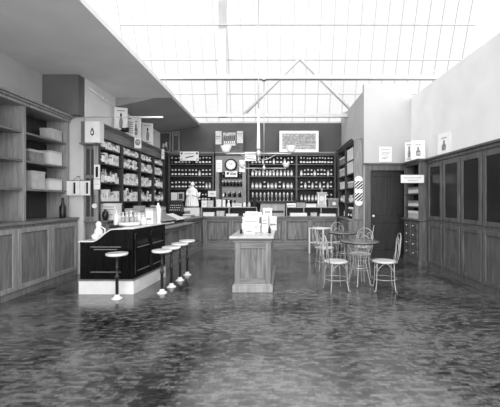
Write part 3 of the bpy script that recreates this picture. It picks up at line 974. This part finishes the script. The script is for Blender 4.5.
def goods(key):
    if key in GOODS:
        return GOODS[key]
    mb = MB()
    if key == 'dark':
        mb.lathe([(.036, 0), (.038, .005), (.038, .04), (.0385, .041), (.0385, .085), (.038, .086), (.038, .12), (.018, .15), (.016, .17), (.024, .172), (.028, .19), (.024, .21), (.01, .218)], n=12,
                 mats=['dark', 'dark', 'dark', 'lab', 'lab', 'dark', 'dark', 'dark', 'dark', 'lab', 'lab', 'lab'])
    elif key == 'plain':
        mb.lathe([(.036, 0), (.038, .005), (.038, .125), (.018, .155), (.016, .175), (.022, .177), (.027, .192), (.02, .21), (.01, .216)], n=12,
                 mats=['dark', 'dark', 'dark', 'mid', 'lab', 'lab', 'lab', 'lab'])
    elif key == 'clear':
        mb.lathe([(.034, 0), (.036, .005), (.036, .03), (.0365, .031), (.0365, .10), (.036, .101), (.036, .14), (.017, .168), (.015, .195), (.022, .197), (.022, .215), (.01, .22)], n=12,
                 mats=['clear', 'clear', 'clear', 'lab', 'lab', 'clear', 'clear', 'clear', 'clear', 'dark', 'dark'])
    elif key == 'tall':
        mb.lathe([(.022, 0), (.04, .004), (.012, .02), (.01, .09), (.034, .13), (.036, .22), (.02, .24), (.008, .27)], n=12, mats=['clear', 'clear', 'clear', 'clear', 'clear', 'lab', 'lab'])
    elif key == 'jar':
        mb.lathe([(.046, 0), (.05, .006), (.05, .035), (.0505, .036), (.0505, .10), (.05, .101), (.05, .13), (.04, .145), (.042, .146), (.042, .17), (.03, .176)], n=12,
                 mats=['clear', 'clear', 'clear', 'lab', 'lab', 'clear', 'clear', 'mid', 'mid', 'mid'])
    elif key == 'tin':
        mb.lathe([(.05, 0), (.05, .02), (.05, .13), (.05, .15), (.045, .155)], n=14, mats=['dark', 'lab', 'dark', 'mid'])
    elif key == 'carton':
        mb.box(-.05, .05, -.04, .04, 0, .17, 'paper').box(-.03, .03, -.042, -.04, .06, .12, 'paperg')
    elif key == 'packet':
        mb.box(-.038, .038, -.03, .03, 0, .13, 'lab').box(-.04, .04, -.032, .032, .10, .125, 'mid')
    elif key == 'box':
        mb.box(-.06, .06, -.05, .05, 0, .11, 'paperg').box(-.04, .04, -.052, -.05, .03, .08, 'paper')
    GOODS[key] = mb.mesh({'dark': 'bottle', 'plain': 'bottle', 'clear': 'bottle', 'tall': 'bottle'}.get(key, key))
    return GOODS[key]


INFO = {'dark': ('bottle', 'dark labelled bottle', 'bottle'), 'plain': ('bottle', 'dark plain bottle', 'bottle'),
        'clear': ('bottle', 'clear labelled bottle', 'bottle'), 'tall': ('bottle', 'slender footed bottle', 'bottle'),
        'jar': ('jar', 'lidded glass jar', 'jar'), 'tin': ('tin', 'white banded tin', 'tin'),
        'carton': ('carton', 'upright white carton', 'box'), 'packet': ('packet', 'small white packet', 'packet'), 'box': ('carton', 'low grey carton', 'box')}


def put(key, loc, rz, sc, where):
    n, desc, cat = INFO[key]
    o = bpy.data.objects.new(n, goods(key))
    COL.objects.link(o)
    o.location = loc; o.rotation_euler = (0, 0, rz); o.scale = (sc[0], sc[0], sc[1])
    tag(o, desc + ' ' + where, cat, INFO[key][1] + 's ' + where)
    return o


ORD = ['lowest', 'second', 'third', 'top']
# left wall: four bays, four shelves
BAYL = ['nearest', 'second nearest', 'third', 'farthest']
edges = [0.0, 1.0, 1.97, 2.9, 3.8]
W = {'jar': .05, 'tin': .05, 'carton': .05, 'packet': .042, 'box': .062, 'dark': .04, 'clear': .038, 'plain': .04, 'tall': .04}
HT = {'jar': .176, 'tin': .155, 'carton': .17, 'packet': .13, 'box': .11, 'dark': .218, 'clear': .22, 'plain': .216, 'tall': .27}
for b in range(4):
    for s in range(4):
        x = edges[b] + .07
        gap = [.36, .35, .27, .2][s]
        while True:
            key = R.choice(['carton', 'carton', 'packet', 'jar', 'jar', 'clear', 'dark', 'tin', 'packet', 'carton', 'clear', 'carton'])
            scx = R.uniform(.85, 1.1)
            wd = W[key] * scx
            if x + 2 * wd > edges[b + 1] - .05:
                break
            hh = min(R.uniform(1.05, 1.7), (gap - .05) / HT[key])
            put(key, frame_pt(LL, PI / 2, x + wd, R.uniform(.055, .075), ZS[s]), PI / 2 + R.uniform(-.08, .08), (scx, hh),
                'on the %s shelf, %s bay of left wall shelving' % (ORD[s], BAYL[b]))
            x += 2 * wd + R.uniform(.003, .016)


# back wall bottle rows


def row(x0px, x1px, n, z, keyf, where, hmul=1.0):
    for k in range(n):
        px = x0px + (x1px - x0px) * (k + .5) / n
        key = keyf(k)
        put(key, (PX(px, 10.28) + R.uniform(-.008, .008), 10.3 + R.uniform(-.02, .02), z), R.uniform(0, 6), (R.uniform(.95, 1.08), hmul * R.uniform(.97, 1.06)), where)


ord4 = ['lowest', 'second', 'third', 'top']
for s, fn in ((3, lambda k: 'dark' if k % 6 else 'plain'), (2, lambda k: 'clear' if k == 8 else 'dark'), (1, lambda k: 'clear' if k > 9 else 'dark')):
    row(170.5, 211.5, 12, ZB[s], fn, 'on the %s shelf left of the round clock' % ord4[s])
row(187, 211, 7, ZB[0], lambda k: 'dark', 'on the lowest shelf left of the round clock')
for s, fn in ((3, lambda k: 'dark' if k % 3 else 'clear'), (2, lambda k: 'clear'), (1, lambda k: ['clear', 'jar', 'clear', 'dark'][k % 4]), (0, lambda k: 'tall')):
    row(250.6, 293.6, [12, 12, 11, 11][3 - s], ZB[s], fn, 'on the %s shelf of the bay just right of the clock' % ord4[s])
for s, fn in ((3, lambda k: 'dark'), (2, lambda k: 'dark' if k % 4 else 'clear'), (1, lambda k: 'clear' if k % 2 else 'dark'), (0, lambda k: 'dark' if k > 6 else 'clear')):
    row(299.8, 333.2, [11, 10, 9, 9][3 - s], ZB[s], fn, 'on the %s shelf of the back bay farthest right' % ord4[s])
for z, nm, n in ((1.52, 'lowest', 4), (1.86, 'middle', 6), (2.12, 'top', 6)):
    row(220.5, 241.5, n, z, lambda k: 'plain' if (k or z > 1.6) else 'clear', 'on the %s ledge of the mirror fitting' % nm, .72)


# ------------------------------------------------------------------ one-off boxes and wares
def carton(label, cat, loc, rz, w_, d_, h_, m='paper', lid=None, marks=(), name='carton', lidm='paperg'):
    """a box with lid and printed face; base centre at loc"""
    t = thing(name, label, cat, loc, rz)
    MB().box(-w_ / 2, w_ / 2, -d_ / 2, d_ / 2, 0, h_, m).build('body', parent=t, bevel=.003)
    if lid:
        MB().box(-w_ / 2 - .005, w_ / 2 + .005, -d_ / 2 - .005, d_ / 2 + .005, h_ - lid, h_ + .004, lidm).build('lid', parent=t, bevel=.003)
    if marks:
        g = MB()
        for q in marks:
            g.box(-w_ / 2 + q[0] * w_, -w_ / 2 + q[1] * w_, -d_ / 2 - .004, -d_ / 2, q[2] * h_, q[3] * h_, q[4])
        g.build('lettering', parent=t)
    return t


def rbox(label, x0, x1, y0, y1, d, dep=.15, rz=0.0, z=None, **kw):
    """carton from its place in the photo at depth d"""
    zz = PZ(y1, d) if z is None else z
    return carton(label, kw.pop('cat', 'box'), (PX((x0 + x1) / 2, d), d + dep / 2, zz), rz, (x1 - x0) * d / F, dep, PZ(y0, d) - zz, **kw)


tx = lambda s, *r: text_rows(r, 'inkg', s)
# gallery shelves on the back counter
for (x0, x1, lab) in ((201, 257, 'low dark shelf raised on the back counter beside the statue'), (286, 339, 'low dark shelf raised on the right end of the back counter')):
    a, b = PX(x0, 9.62), PX(x1, 9.62)
    a2, b2 = -(b - a) / 2, (b - a) / 2
    t = thing('counter_shelf', lab, 'shelf', ((a + b) / 2, 9.62, BZ))
    MB().box(a2, b2, 0, .3, .235, .26, 'oakl').build('shelf', parent=t, bevel=.004)
    MB().box(a2, b2, .27, .3, 0, .235, 'shelfback').build('back_panel', parent=t)
    n = 3 if x0 < 250 else 4
    for k in range(n):
        x = a2 + (b2 - a2 - .03) * k / (n - 1)
        MB().box(x, x + .03, .0, .27, 0, .235, 'oakl').build('support', parent=t)
GZ = BZ + .26
rbox('white carton standing on the counter shelf right of statue', 201.5, 207, 200.5, 0, 9.66, .14, z=GZ, marks=tx(20, (.4, .5, .2, .8)))
rbox('pale grey carton on the counter shelf, second from the statue', 207.6, 213, 200.5, 0, 9.66, .14, z=GZ, m='paperg')
rbox('tall white packet with slanted side on the counter shelf', 216.3, 221, 199.5, 0, 9.66, .12, z=GZ)
rbox('leaning white packet on the counter shelf before the mirror', 222.2, 224.9, 200, 0, 9.68, .1, z=GZ, rz=.3)
rbox('wide white carton with printed rows on the counter shelf before the mirror', 232, 241.5, 203, 0, 9.66, .16, z=GZ, lid=.03, marks=tx(21, (.3, .45, .1, .9), (.6, .7, .1, .9)))
for (px, lab, m) in ((228.6, 'white cone-shaped jug on the counter shelf before the mirror', 'plaster'), (244.5, 'small white jar at the right end of the counter shelf', 'plaster'), (249.2, 'pale grey jar at the right end of the counter shelf', 'paperg')):
    big = px < 230
    t = MB().lathe([(.055, 0), (.06, .01), (.05, .08), (.025, .14), (.03, .17), (.034, .2)] if big else [(.04, 0), (.045, .01), (.045, .09), (.03, .11), (.034, .12), (.03, .14)], (PX(px, 9.72), 9.72, GZ), 14, m).build('jug' if big else 'jar')
    tag(t, lab, 'jug' if big else 'jar')
rbox('white low carton at the left end of the right counter shelf', 286.5, 296, 203.2, 0, 9.66, .16, z=GZ, marks=tx(22, (.3, .5, .1, .9)))
rbox('black square tin on the right counter shelf', 296.4, 305.4, 200.5, 0, 9.66, .16, z=GZ, m='mid', lid=.06, lidm='ink', name='tin_box')
rbox('white low carton between the black tin and the framed dial', 306, 316.5, 203.8, 0, 9.66, .16, z=GZ, lid=.02)
t = thing('mantel_clock', 'white framed dial standing on the right counter shelf', 'clock', (PX(322, 9.66), 9.7, GZ))
MB().box(-.14, .14, -.03, .05, 0, .08, 'paperg').box(-.125, -.09, -.03, .05, .08, .40, 'whitepaint').box(.09, .125, -.03, .05, .08, .40, 'whitepaint').box(-.15, .15, -.04, .05, .40, .44, 'paperg').box(-.09, .09, 0, .05, .08, .40, 'paperg').build('case', parent=t)
MB().prism([(.075 * math.cos(a), .25 + .075 * math.sin(a)) for a in [2 * PI * k / 20 for k in range(20)]], 'y', -.01, 0, 'paper').build('dial', parent=t)
MB().lathe([(.02, .44), (.035, .46), (.02, .49), (.045, .52), (.03, .56), (.008, .58)], n=12, m='mid').build('finial', parent=t)
t = rbox('wooden box with white round emblem at the right end of counter shelf', 328.3, 338.6, 198.5, 0, 9.66, .18, z=GZ, m='oak', lid=.04, lidm='oakl', name='wooden_box')
MB().prism([(.02 + .06 * math.cos(a), .10 + .055 * math.sin(a)) for a in [2 * PI * k / 14 for k in range(14)]], 'y', -.096, -.09, 'paper').build('emblem', parent=t)
# low wooden chest in the middle of back counter
t = thing('wooden_chest', 'wooden chest with dark lid on the back counter behind the island', 'chest', (PX(272, 9.4), 9.42, BZ))
MB().hull([(-.36, 0, 0), (.36, 0, 0), (.36, .3, 0), (-.36, .3, 0)], [(-.33, .02, .37), (.38, .02, .37), (.38, .3, .37), (-.33, .3, .37)], 'oakl').build('body', parent=t)
MB().box(-.42, .42, -.02, .32, .37, .405, 'shelfback').build('lid', parent=t, bevel=.004)
MB().box(-.02, .34, -.01, .02, .10, .16, 'shelfback').build('slot', parent=t)
rbox('dark box stacked on the counter beside the wooden chest lid', 252.5, 256.6, 197.5, 0, 9.66, .16, z=GZ, m='ink', name='tin_box')
# loose papers and packets on the back counter
lowl = [(203, 214, 212.5, .9, 'pile of white packets on the back counter under the shelf, by the statue'), (216.5, 224, 210.5, .6, 'grey topped packet on the back counter under the shelf'),
        (226, 238, 214, .3, 'flat white papers on the back counter before the mirror'), (243, 252, 213.6, .2, 'flat white papers at the middle of the back counter'),
        (290, 307, 213.2, .5, 'long low white tray on the right of the back counter'), (311, 317, 212.2, .4, 'small grey carton on the right of the back counter'),
        (320, 336, 214, .3, 'flat white papers at the right end of the back counter')]
for k, (x0, x1, y0, q, lab) in enumerate(lowl):
    rbox(lab, x0, x1, y0, 0, 9.36, .2, z=BZ, m='paperg' if k in (1, 5) else 'paper', name='papers' if 'papers' in lab else ('tray' if 'tray' in lab else 'packet'), cat='papers' if 'papers' in lab else 'packet', lid=.012 if k in (1, 5) else None, lidm='ink')

# statue on its pedestal
SYY = 9.62
t = thing('pedestal', 'white box pedestal with dark rim under the statue', 'pedestal', (PX(192, SYY), SYY, BZ))
MB().box(-.235, .235, -.13, .15, 0, .25, 'paper').build('body', parent=t)
MB().box(-.25, .25, -.14, .16, .25, .265, 'ink').build('rim', parent=t)
MB().box(-.18, -.02, -.134, -.13, .06, .15, 'inkg').build('print', parent=t)
sb = MB()
sb.lathe([(.19, 0), (.19, .05), (.17, .16), (.145, .28), (.125, .36), (.125, .40), (.135, .46), (.135, .50), (.10, .55), (.055, .58), (.045, .60), (.04, .63)], n=24, sx=1, sy=.62)
sb.ball((.01, -.015, .665), .062, s=(.9, 1.0, 1.15))
sb.ball((.01, .018, .675), .068, s=(1.0, 1, 1.05)); sb.ball((.01, .07, .65), .035)
sb.ball((.01, -.08, .66), .014, s=(.8, 1, 1.4))
for s in (1, -1):
    sb.ball((.01 + s * .056, -.01, .655), .010, s=(.6, 1, 1.4))
    sb.tube([(s * .115, 0, .51), (s * .15, -.02, .40), (s * .13, -.08, .33), (s * .04, -.12, .36)], .036, 10, r1=.024)
for k in range(9):
    a = PI + PI * (k + .5) / 9
    sb.tube([(.195 * math.cos(a), .195 * .62 * math.sin(a), .02), (.165 * math.cos(a), .165 * .62 * math.sin(a), .26), (.125 * math.cos(a), .125 * .62 * math.sin(a), .42)], .022, 6, r1=.008)
sb.ball((.2, -.06, .34), .06, s=(1, .8, 1)); sb.ball((.235, -.05, .40), .035); sb.ball((.17, -.08, .40), .03)
so_ = sb.build('statue', 'plaster')
so_.location = (PX(193, SYY), SYY, BZ + .265)
rm = so_.modifiers.new('one_surface', 'REMESH'); rm.mode = 'VOXEL'; rm.voxel_size = .014; rm.use_smooth_shade = True
sm_ = so_.modifiers.new('soft', 'SMOOTH'); sm_.iterations = 2
tag(so_, 'white plaster statue of a robed figure holding flowers on back counter', 'statue')

# dark register left of the statue, cards behind it
t = thing('cash_register', 'dark ornate cash register in the left corner before the back shelves', 'cash register', (PX(175.5, 9.1), 9.15, BZ))
RB = .0
MB().box(-.2, .2, -.14, .16, 0, .14, 'ink').build('drawer', parent=t, bevel=.01)
MB().hull([(-.19, -.12, .14), (.19, -.12, .14), (.19, .15, .14), (-.19, .15, .14)], [(-.17, 0, .36), (.17, 0, .36), (.17, .14, .36), (-.17, .14, .36)], 'iron').build('body', parent=t, bevel=.01)
MB().box(-.15, .15, .03, .12, .36, .46, 'iron').build('top_sign', parent=t, bevel=.01)
for r_ in range(3):
    for c_ in range(6):
        MB().ball((-.13 + c_ * .052, -.115 + r_ * .04, .19 + r_ * .065), .014, 'lab', n=6).build('key', parent=t)
board('notice_card', 'white card propped on the lowest shelf behind the cash register', 'sign', (PX(173.2, 10.12), 10.21, 1.392), 0, .19, .26, tilt=-.0)
board('framed_picture', 'small dark print propped beside the white card behind the register', 'picture', (PX(180, 10.12), 10.21, 1.392), 0, .2, .27, m='paperg', marks=[(.2, .8, .2, .85, 'pictured')])

# ---------------- wares on the left counters
SL = (-2.31, 6.06, 0)


def on2(u, v):      # a point on the first oak section: u along, v back from its front
    c, s = math.cos(ang), math.sin(ang)
    return (SL[0] + c * u - s * v, SL[1] + s * u + c * v)


C2Z = .87
x, y = on2(.95, .22)
t = thing('display_case', 'low glass topped case with slanted open lid on the left oak counter', 'display case', (x, y, C2Z), ang)
MB().box(-.42, .42, -.14, .16, 0, .03, 'shelf').box(-.42, .42, .14, .16, .03, .22, 'shelf').prism([(-.14, .03), (.14, .03), (.14, .22), (-.14, .1)], 'x', -.42, -.40, 'shelf').prism([(-.14, .03), (.14, .03), (.14, .22), (-.14, .1)], 'x', .40, .42, 'shelf').build('case', parent=t)
MB().prism([(-.16, .1), (.15, .23), (.15, .245), (-.16, .115)], 'x', -.43, .43, 'clear').build('lid', parent=t)
MB().box(-.38, .38, -.12, .13, .03, .06, 'paper').build('cards', parent=t)
x, y = on2(1.67, .24)
t = thing('display_case', 'second slanted display case with white cards nearer the statue', 'display case', (x, y, C2Z), ang)
MB().box(-.26, .26, -.14, .16, 0, .03, 'shelf').prism([(-.14, .03), (.14, .03), (.14, .20), (-.14, .08)], 'x', -.26, -.24, 'shelf').prism([(-.14, .03), (.14, .03), (.14, .20), (-.14, .08)], 'x', .24, .26, 'shelf').build('case', parent=t)
MB().prism([(-.15, .08), (.15, .205), (.15, .22), (-.15, .095)], 'x', -.26, .26, 'paper').build('lid', parent=t)
for k, (u, v, w_, d_, h_, m, lab) in enumerate(((.17, .14, .2, .16, .2, 'paper', 'white carton beside the tall urn on the left oak counter'), (.34, .42, .2, .14, .3, 'paper', 'taller white carton with dark round holes behind the urn'),
                                                (.08, .50, .14, .10, .16, 'paperg', 'grey carton at the back of the left oak counter'))):
    x, y = on2(u, v)
    carton(lab, 'box', (x, y, C2Z), ang - PI / 2 + .9, w_, d_, h_, m, lid=.03, marks=[(.2, .35, .3, .6, 'ink'), (.6, .75, .3, .6, 'ink')] if k == 1 else tx(30 + k, (.4, .5, .15, .85)))
for k, (u, v, lab) in enumerate(((1.1, .55, 'stack of white papers behind the slanted case on left counter'),)):
    x, y = on2(u, v)
    carton(lab, 'papers', (x, y, C2Z), ang, .4, .1, .16, 'paper', name='papers')
x3, y3 = -2.42, 8.55
carton('white papers spread on the short oak counter before the statue', 'papers', (x3, y3, BZ), ang, .5, .3, .025, 'paper', name='papers')
carton('low dark tray on the short oak counter near the statue', 'tray', (-2.36, 9.02, BZ), ang, .3, .22, .07, 'mid', name='tray', lid=.02, lidm='lab')

# urn, glasses, jug and carton on the fountain
FZ = .997


def ware(name, label, cat, prof, px, d, z, m, n=16, group=None, mats=None):
    o = MB().lathe(prof, (PX(px, d), d, z), n, m, mats=mats).build(name)
    return tag(o, label, cat, group)


t = thing('syrup_urn', 'tall white china urn at the far end of the soda fountain', 'urn', (PX(158.2, 5.86), 5.86, FZ))
MB().lathe([(.055, 0), (.055, .015), (.035, .03), (.05, .08), (.056, .2), (.05, .27), (.035, .285)], n=18, m='gmilk').build('body', parent=t)
MB().lathe([(.042, .285), (.042, .3), (.02, .33), (.015, .345), (.02, .36), (.008, .372)], n=14, m='gmilk').build('lid', parent=t)
MB().tube([(0, -.05, .06), (0, -.08, .06), (0, -.085, .04)], .009, 8, m='brass').build('tap', parent=t)
# white draught stand with glasses
t = thing('glass_tray', 'white marble tray holding glasses on the soda fountain top', 'tray', (PX(130, 5.45), 5.42, FZ))
MB().lathe([(.17, 0), (.18, .012), (.19, .05), (.182, .055), (.17, .02), (0, .018)], n=26, m='gmilk', sx=.95, sy=.8).build('tray', parent=t)
gl_prof = [(.026, 0), (.03, .004), (.036, .11), (.034, .112), (.029, .01), (0, .008)]
for k in range(8):
    a = 2 * PI * k / 8
    o = MB().lathe(gl_prof, (PX(130, 5.45) + .10 * math.cos(a), 5.42 + .085 * math.sin(a), FZ + .025), 12, 'clear').build('soda_glass')
    tag(o, 'small soda glass standing in the round marble tray', 'glass', 'soda glasses in the marble tray')
for k, (px, d, hh) in enumerate(((116.5, 5.5, .24), (119, 5.64, .2), (139, 5.62, .2), (143.5, 5.55, .16))):
    ware('syrup_bottle', ['tallest white syrup bottle left of the glass tray on fountain', 'white syrup bottle just behind the tall one on fountain', 'white syrup bottle right of the glass tray on fountain', 'short white syrup bottle farthest right of glass tray'][k], 'bottle',
         [(.04, 0), (.043, .01), (.043, hh * .6), (.018, hh * .75), (.016, hh * .9), (.022, hh * .92), (.018, hh)], px, d, FZ, 'gmilk')
for k, px in enumerate((123, 127, 131, 135, 146, 150.5)):
    hh = (.2, .2, .23, .18, .17, .2)[k]
    ware('syrup_bottle', 'white syrup bottle in the back row along the fountain top', 'bottle', [(.027, 0), (.03, .01), (.03, hh * .6), (.014, hh * .75), (.014, hh * .9), (.02, hh * .92), (.016, hh)], px, 5.9, FZ, 'gmilk', group='syrup bottles in the back row on the fountain')
rbox('white carton on the fountain top between glasses and urn', 145.5, 153, 209, 0, 5.6, .16, z=FZ, lid=.03, marks=tx(41, (.3, .4, .2, .8)))
zl = sprof(PX(101, 5.15)) + .001
t = thing('white_pitcher', 'white figure-shaped pitcher on the low end of the fountain', 'pitcher', (PX(98.5, 5.2), 5.2, .803))
MB().lathe([(.055, 0), (.06, .02), (.07, .07), (.06, .13), (.035, .17), (.04, .2), (.045, .235), (.03, .26), (.01, .275)], n=18, m='gmilk').build('body', parent=t)
MB().tube([(.055, 0, .06), (.1, 0, .08), (.105, 0, .15), (.04, 0, .19)], .011, 8, m='gmilk').build('handle', parent=t)
ware('sugar_bowl', 'small white bowl before the pitcher on the low fountain end', 'bowl', [(.03, 0), (.05, .02), (.06, .07), (.055, .075), (.03, .09), (.008, .11)], 95.5, 5.03, .803, 'gmilk')
for k, (px, d) in enumerate(((110.5, 5.75), (114.5, 5.7))):
    ware('soda_glass', ['small glass nearest the pitcher on the fountain slope', 'second small glass along the fountain slope'][k], 'glass', [(.03, 0), (.034, .005), (.04, .11), (.037, .112), (.03, .01), (0, .008)], px, d, sprof(PX(px, d) - .1 * (d - FY0)) + .001, 'clear')
# big white carton on the ledge of the left shelving
t = carton('large white printed carton on the ledge below left shelving', 'box', frame_pt(LL, 0, .08, .30, 1.02), -.12, .34, .2, .325, 'paper', lid=.02, lidm='paper', marks=tx(43, (.78, .82, .1, .9), (.62, .66, .1, .9), (.3, .34, .2, .8)))
tag(MB().lathe([(.03, 0), (.05, .03), (.06, .1), (.05, .17), (.02, .2), (.025, .22)], frame_pt(LL, 0, .085, .07, 1.02), 14, 'dark').build('vase'), 'dark round vase beside the large white carton on the ledge', 'vase')
for k, (u, lab) in enumerate(((1.2, 'white carton on the left ledge behind the glass tray'), (1.65, 'grey carton on the left ledge behind the syrup bottles'), (2.1, 'white carton on the left ledge behind the urn'), (2.7, 'dark carton on the left ledge farther back'), (3.2, 'white carton at the far end of the left ledge'))):
    p = frame_pt(LL, PI / 2, u, -.10, 1.02)
    carton(lab, 'box', p, PI / 2, .34, .15, .2 + .05 * (k % 2), ['paper', 'paperg', 'paper', 'mid', 'paper'][k], lid=.03, marks=tx(50 + k, (.4, .5, .2, .8)))
# far left cupboard contents
FL = (-3.76, 4.0, 0)
for k, (u, z, h_, m, lab) in enumerate(((1.95, 1.6, .2, 'paper', 'white carton on the lowest open shelf of the far left cupboard'), (1.95, 2.05, .25, 'paper', 'white carton on the middle open shelf of far left cupboard'), (1.95, 2.5, .2, 'paperg', 'grey carton on the top open shelf of far left cupboard'),
                                        (1.5, 1.6, .3, 'paperg', 'grey carton beside the white one on the lowest far left shelf'), (1.45, 2.05, .2, 'mid', 'dark carton beside the white one on the middle far left shelf'))):
    p = frame_pt(FL, PI / 2, u, .32, z)
    carton(lab, 'box', p, PI / 2, .3, .2, h_, m, lid=.03)
p = frame_pt(FL, PI / 2, 2.0, .14, 1.09)
tag(MB().lathe([(.05, 0), (.055, .02), (.055, .2), (.02, .27), (.02, .36), (.026, .37)], p, 14, 'dark').build('bottle'), 'large dark bottle on the ledge of the far left cupboard', 'bottle')

# right shelving contents
BR = ['nearer', 'farther']
rz_ = -PI / 2
for (u, z, w_, h_, m, lab) in ((1.6, 2.46, .76, .3, 'paper', 'large white box on the top right shelf, nearer bay'), (1.6, 2.11, .76, .3, 'paper', 'large white box on the third right shelf, nearer bay'),
                               (1.55, 1.74, .5, .16, 'paperg', 'grey box on the second right shelf, nearer bay'), (.55, 2.11, .7, .22, 'paperg', 'grey box on the third right shelf, farther bay'),
                               (.55, 1.74, .6, .2, 'paper', 'white box on the second right shelf, farther bay'), (.5, 2.46, .6, .2, 'mid', 'dark box on the top right shelf, farther bay')):
    carton(lab, 'box', frame_pt(RL, rz_, u, .1, z), rz_, w_, .15, h_, m, lid=.04, lidm='lab')
for k, (key, u) in enumerate((('jar', 1.3), ('carton', 1.45), ('clear', 1.6), ('jar', 1.75), ('packet', 1.86), ('jar', 1.96))):
    put(key, frame_pt(RL, rz_, u, .1, 1.36), rz_, (1, 1.1), 'on the lowest right wall shelf, nearer bay')
for k, (key, u) in enumerate((('jar', .2), ('clear', .4), ('carton', .6), ('jar', .8), ('dark', .95))):
    put(key, frame_pt(RL, rz_, u, .1, 1.36), rz_, (1, 1.1), 'on the lowest right wall shelf, farther bay')
for k, (key, u) in enumerate((('dark', 1.35), ('plain', 1.5), ('dark', 1.65), ('plain', 1.8), ('carton', 1.95), ('tin', .92))):
    put(key, frame_pt(RL, rz_, u, .06, .94), rz_, (1.2, 1.35), 'on the right shelving ledge near the striped oval')
# drawer cabinet contents
for (z, h_, m, lab) in ((1.57, .13, 'paper', 'white carton on the drawer cabinet shelf just below the sign'), (1.28, .12, 'paper', 'white lidded carton on the lower drawer cabinet shelf'), (1.0, .17, 'paperg', 'grey carton on the drawer cabinet ledge')):
    carton(lab, 'box', frame_pt((HX, HY1, 0), rz_, .42, .12, z), rz_, .55, .16, h_, m, lid=.05, lidm='lab' if m == 'paperg' else 'mid')

# island wares
def isl_box(lab, x0, x1, y0, z, d, dep, rz=0.0, **kw):
    return carton(lab, 'box', (PX((x0 + x1) / 2, d), d + dep / 2, z), rz, (x1 - x0) * d / F, dep, PZ(y0, d) - z, **kw)


isl_box('low white carton at the front of the island counter', 244, 254.5, 228, IZ, 5.2, .16, .05, marks=tx(60, (.4, .6, .2, .8)), lid=.015, lidm='paper')
b1 = isl_box('wide white carton, lower of the stack on the island', 241.5, 260, 224, IZ, 5.5, .3, .04, marks=tx(61, (.3, .4, .1, .5), (.6, .7, .5, .9)), lid=.03, lidm='paper')
z1 = PZ(224, 5.5) + .005
isl_box('white carton, middle of the stack on the island', 243, 259.5, 217.5, z1, 5.53, .26, -.06, marks=tx(62, (.3, .45, .1, .9)), lid=.03, lidm='paper')
z2 = PZ(217.5, 5.53) + .006
isl_box('small white carton topmost on the stack on the island', 249, 261, 213, z2, 5.56, .2, .12, marks=tx(63, (.4, .6, .1, .9)), lid=.02, lidm='lab')
isl_box('tall narrow white carton right of the island stack', 262, 268.5, 215.5, IZ, 5.5, .14, -.1, marks=tx(64, (.7, .75, .1, .9), (.5, .55, .1, .9)))
isl_box('white carton set slanted at the right of the island counter', 268, 275.5, 217, IZ, 5.85, .16, .3, marks=tx(65, (.4, .5, .1, .9)), lid=.03, lidm='lab')
isl_box('tall white carton at the back of the island counter', 262.5, 271.5, 208.5, IZ, 6.1, .2, .1, marks=[(.1, .9, .55, .62, 'inkg'), (.2, .8, .8, .86, 'inkg')], lid=.03, lidm='paper')
isl_box('white carton behind the stack at the back of the island counter', 246, 257, 212, IZ, 6.1, .2, -.1, lid=.03, lidm='lab')
o = MB().lathe([(.02, 0), (.022, .005), (.022, .07), (.009, .09), (.009, .115), (.013, .12)], (PX(269.6, 5.4), 5.4, IZ), 12, 'dark').build('bottle')
tag(o, 'small dark bottle standing right of the cartons on the island', 'bottle')
o = MB().lathe([(.02, 0), (.022, .005), (.022, .05), (.012, .07), (.012, .085)], (PX(241.2, 5.35), 5.35, IZ), 12, 'dark').build('bottle')
tag(o, 'small dark bottle left of the carton stack on the island', 'bottle')

# ------------------------------------------------------------------ light and camera
w = bpy.data.worlds.new('overcast_sky')
scene.world = w
w.use_nodes = True
bg = w.node_tree.nodes['Background']
bg.inputs['Color'].default_value = (1, 1, 1, 1)
bg.inputs['Strength'].default_value = 1.05

sd = bpy.data.lights.new('soft_daylight', 'SUN')
sd.energy = 6.5
sd.angle = math.radians(100)
sl_ = bpy.data.objects.new('soft_daylight', sd)
COL.objects.link(sl_)
sl_.rotation_euler = Vector((-.05, .85, -.55)).to_track_quat('-Z', 'Y').to_euler()

for o in list(COL.objects):      # a hair of air under whatever stands on something
    if o.parent is None and o.get('label') and o.location.z > .05:
        o.location.z += .002

cam = bpy.data.cameras.new('camera')
cam.sensor_fit = 'HORIZONTAL'
cam.sensor_width = 36
cam.lens = 36 * F / 500
cam.shift_x = (250 - CX) / 500
cam.shift_y = (CY - 203.5) / 500
co = bpy.data.objects.new('camera', cam)
COL.objects.link(co)
co.location = (0, 0, H)
co.rotation_euler = (PI / 2, 0, 0)
scene.camera = co
scene.view_settings.view_transform = 'Standard'
scene.view_settings.look = 'None'
scene.view_settings.gamma = 1
scene.view_settings.exposure = 0.35
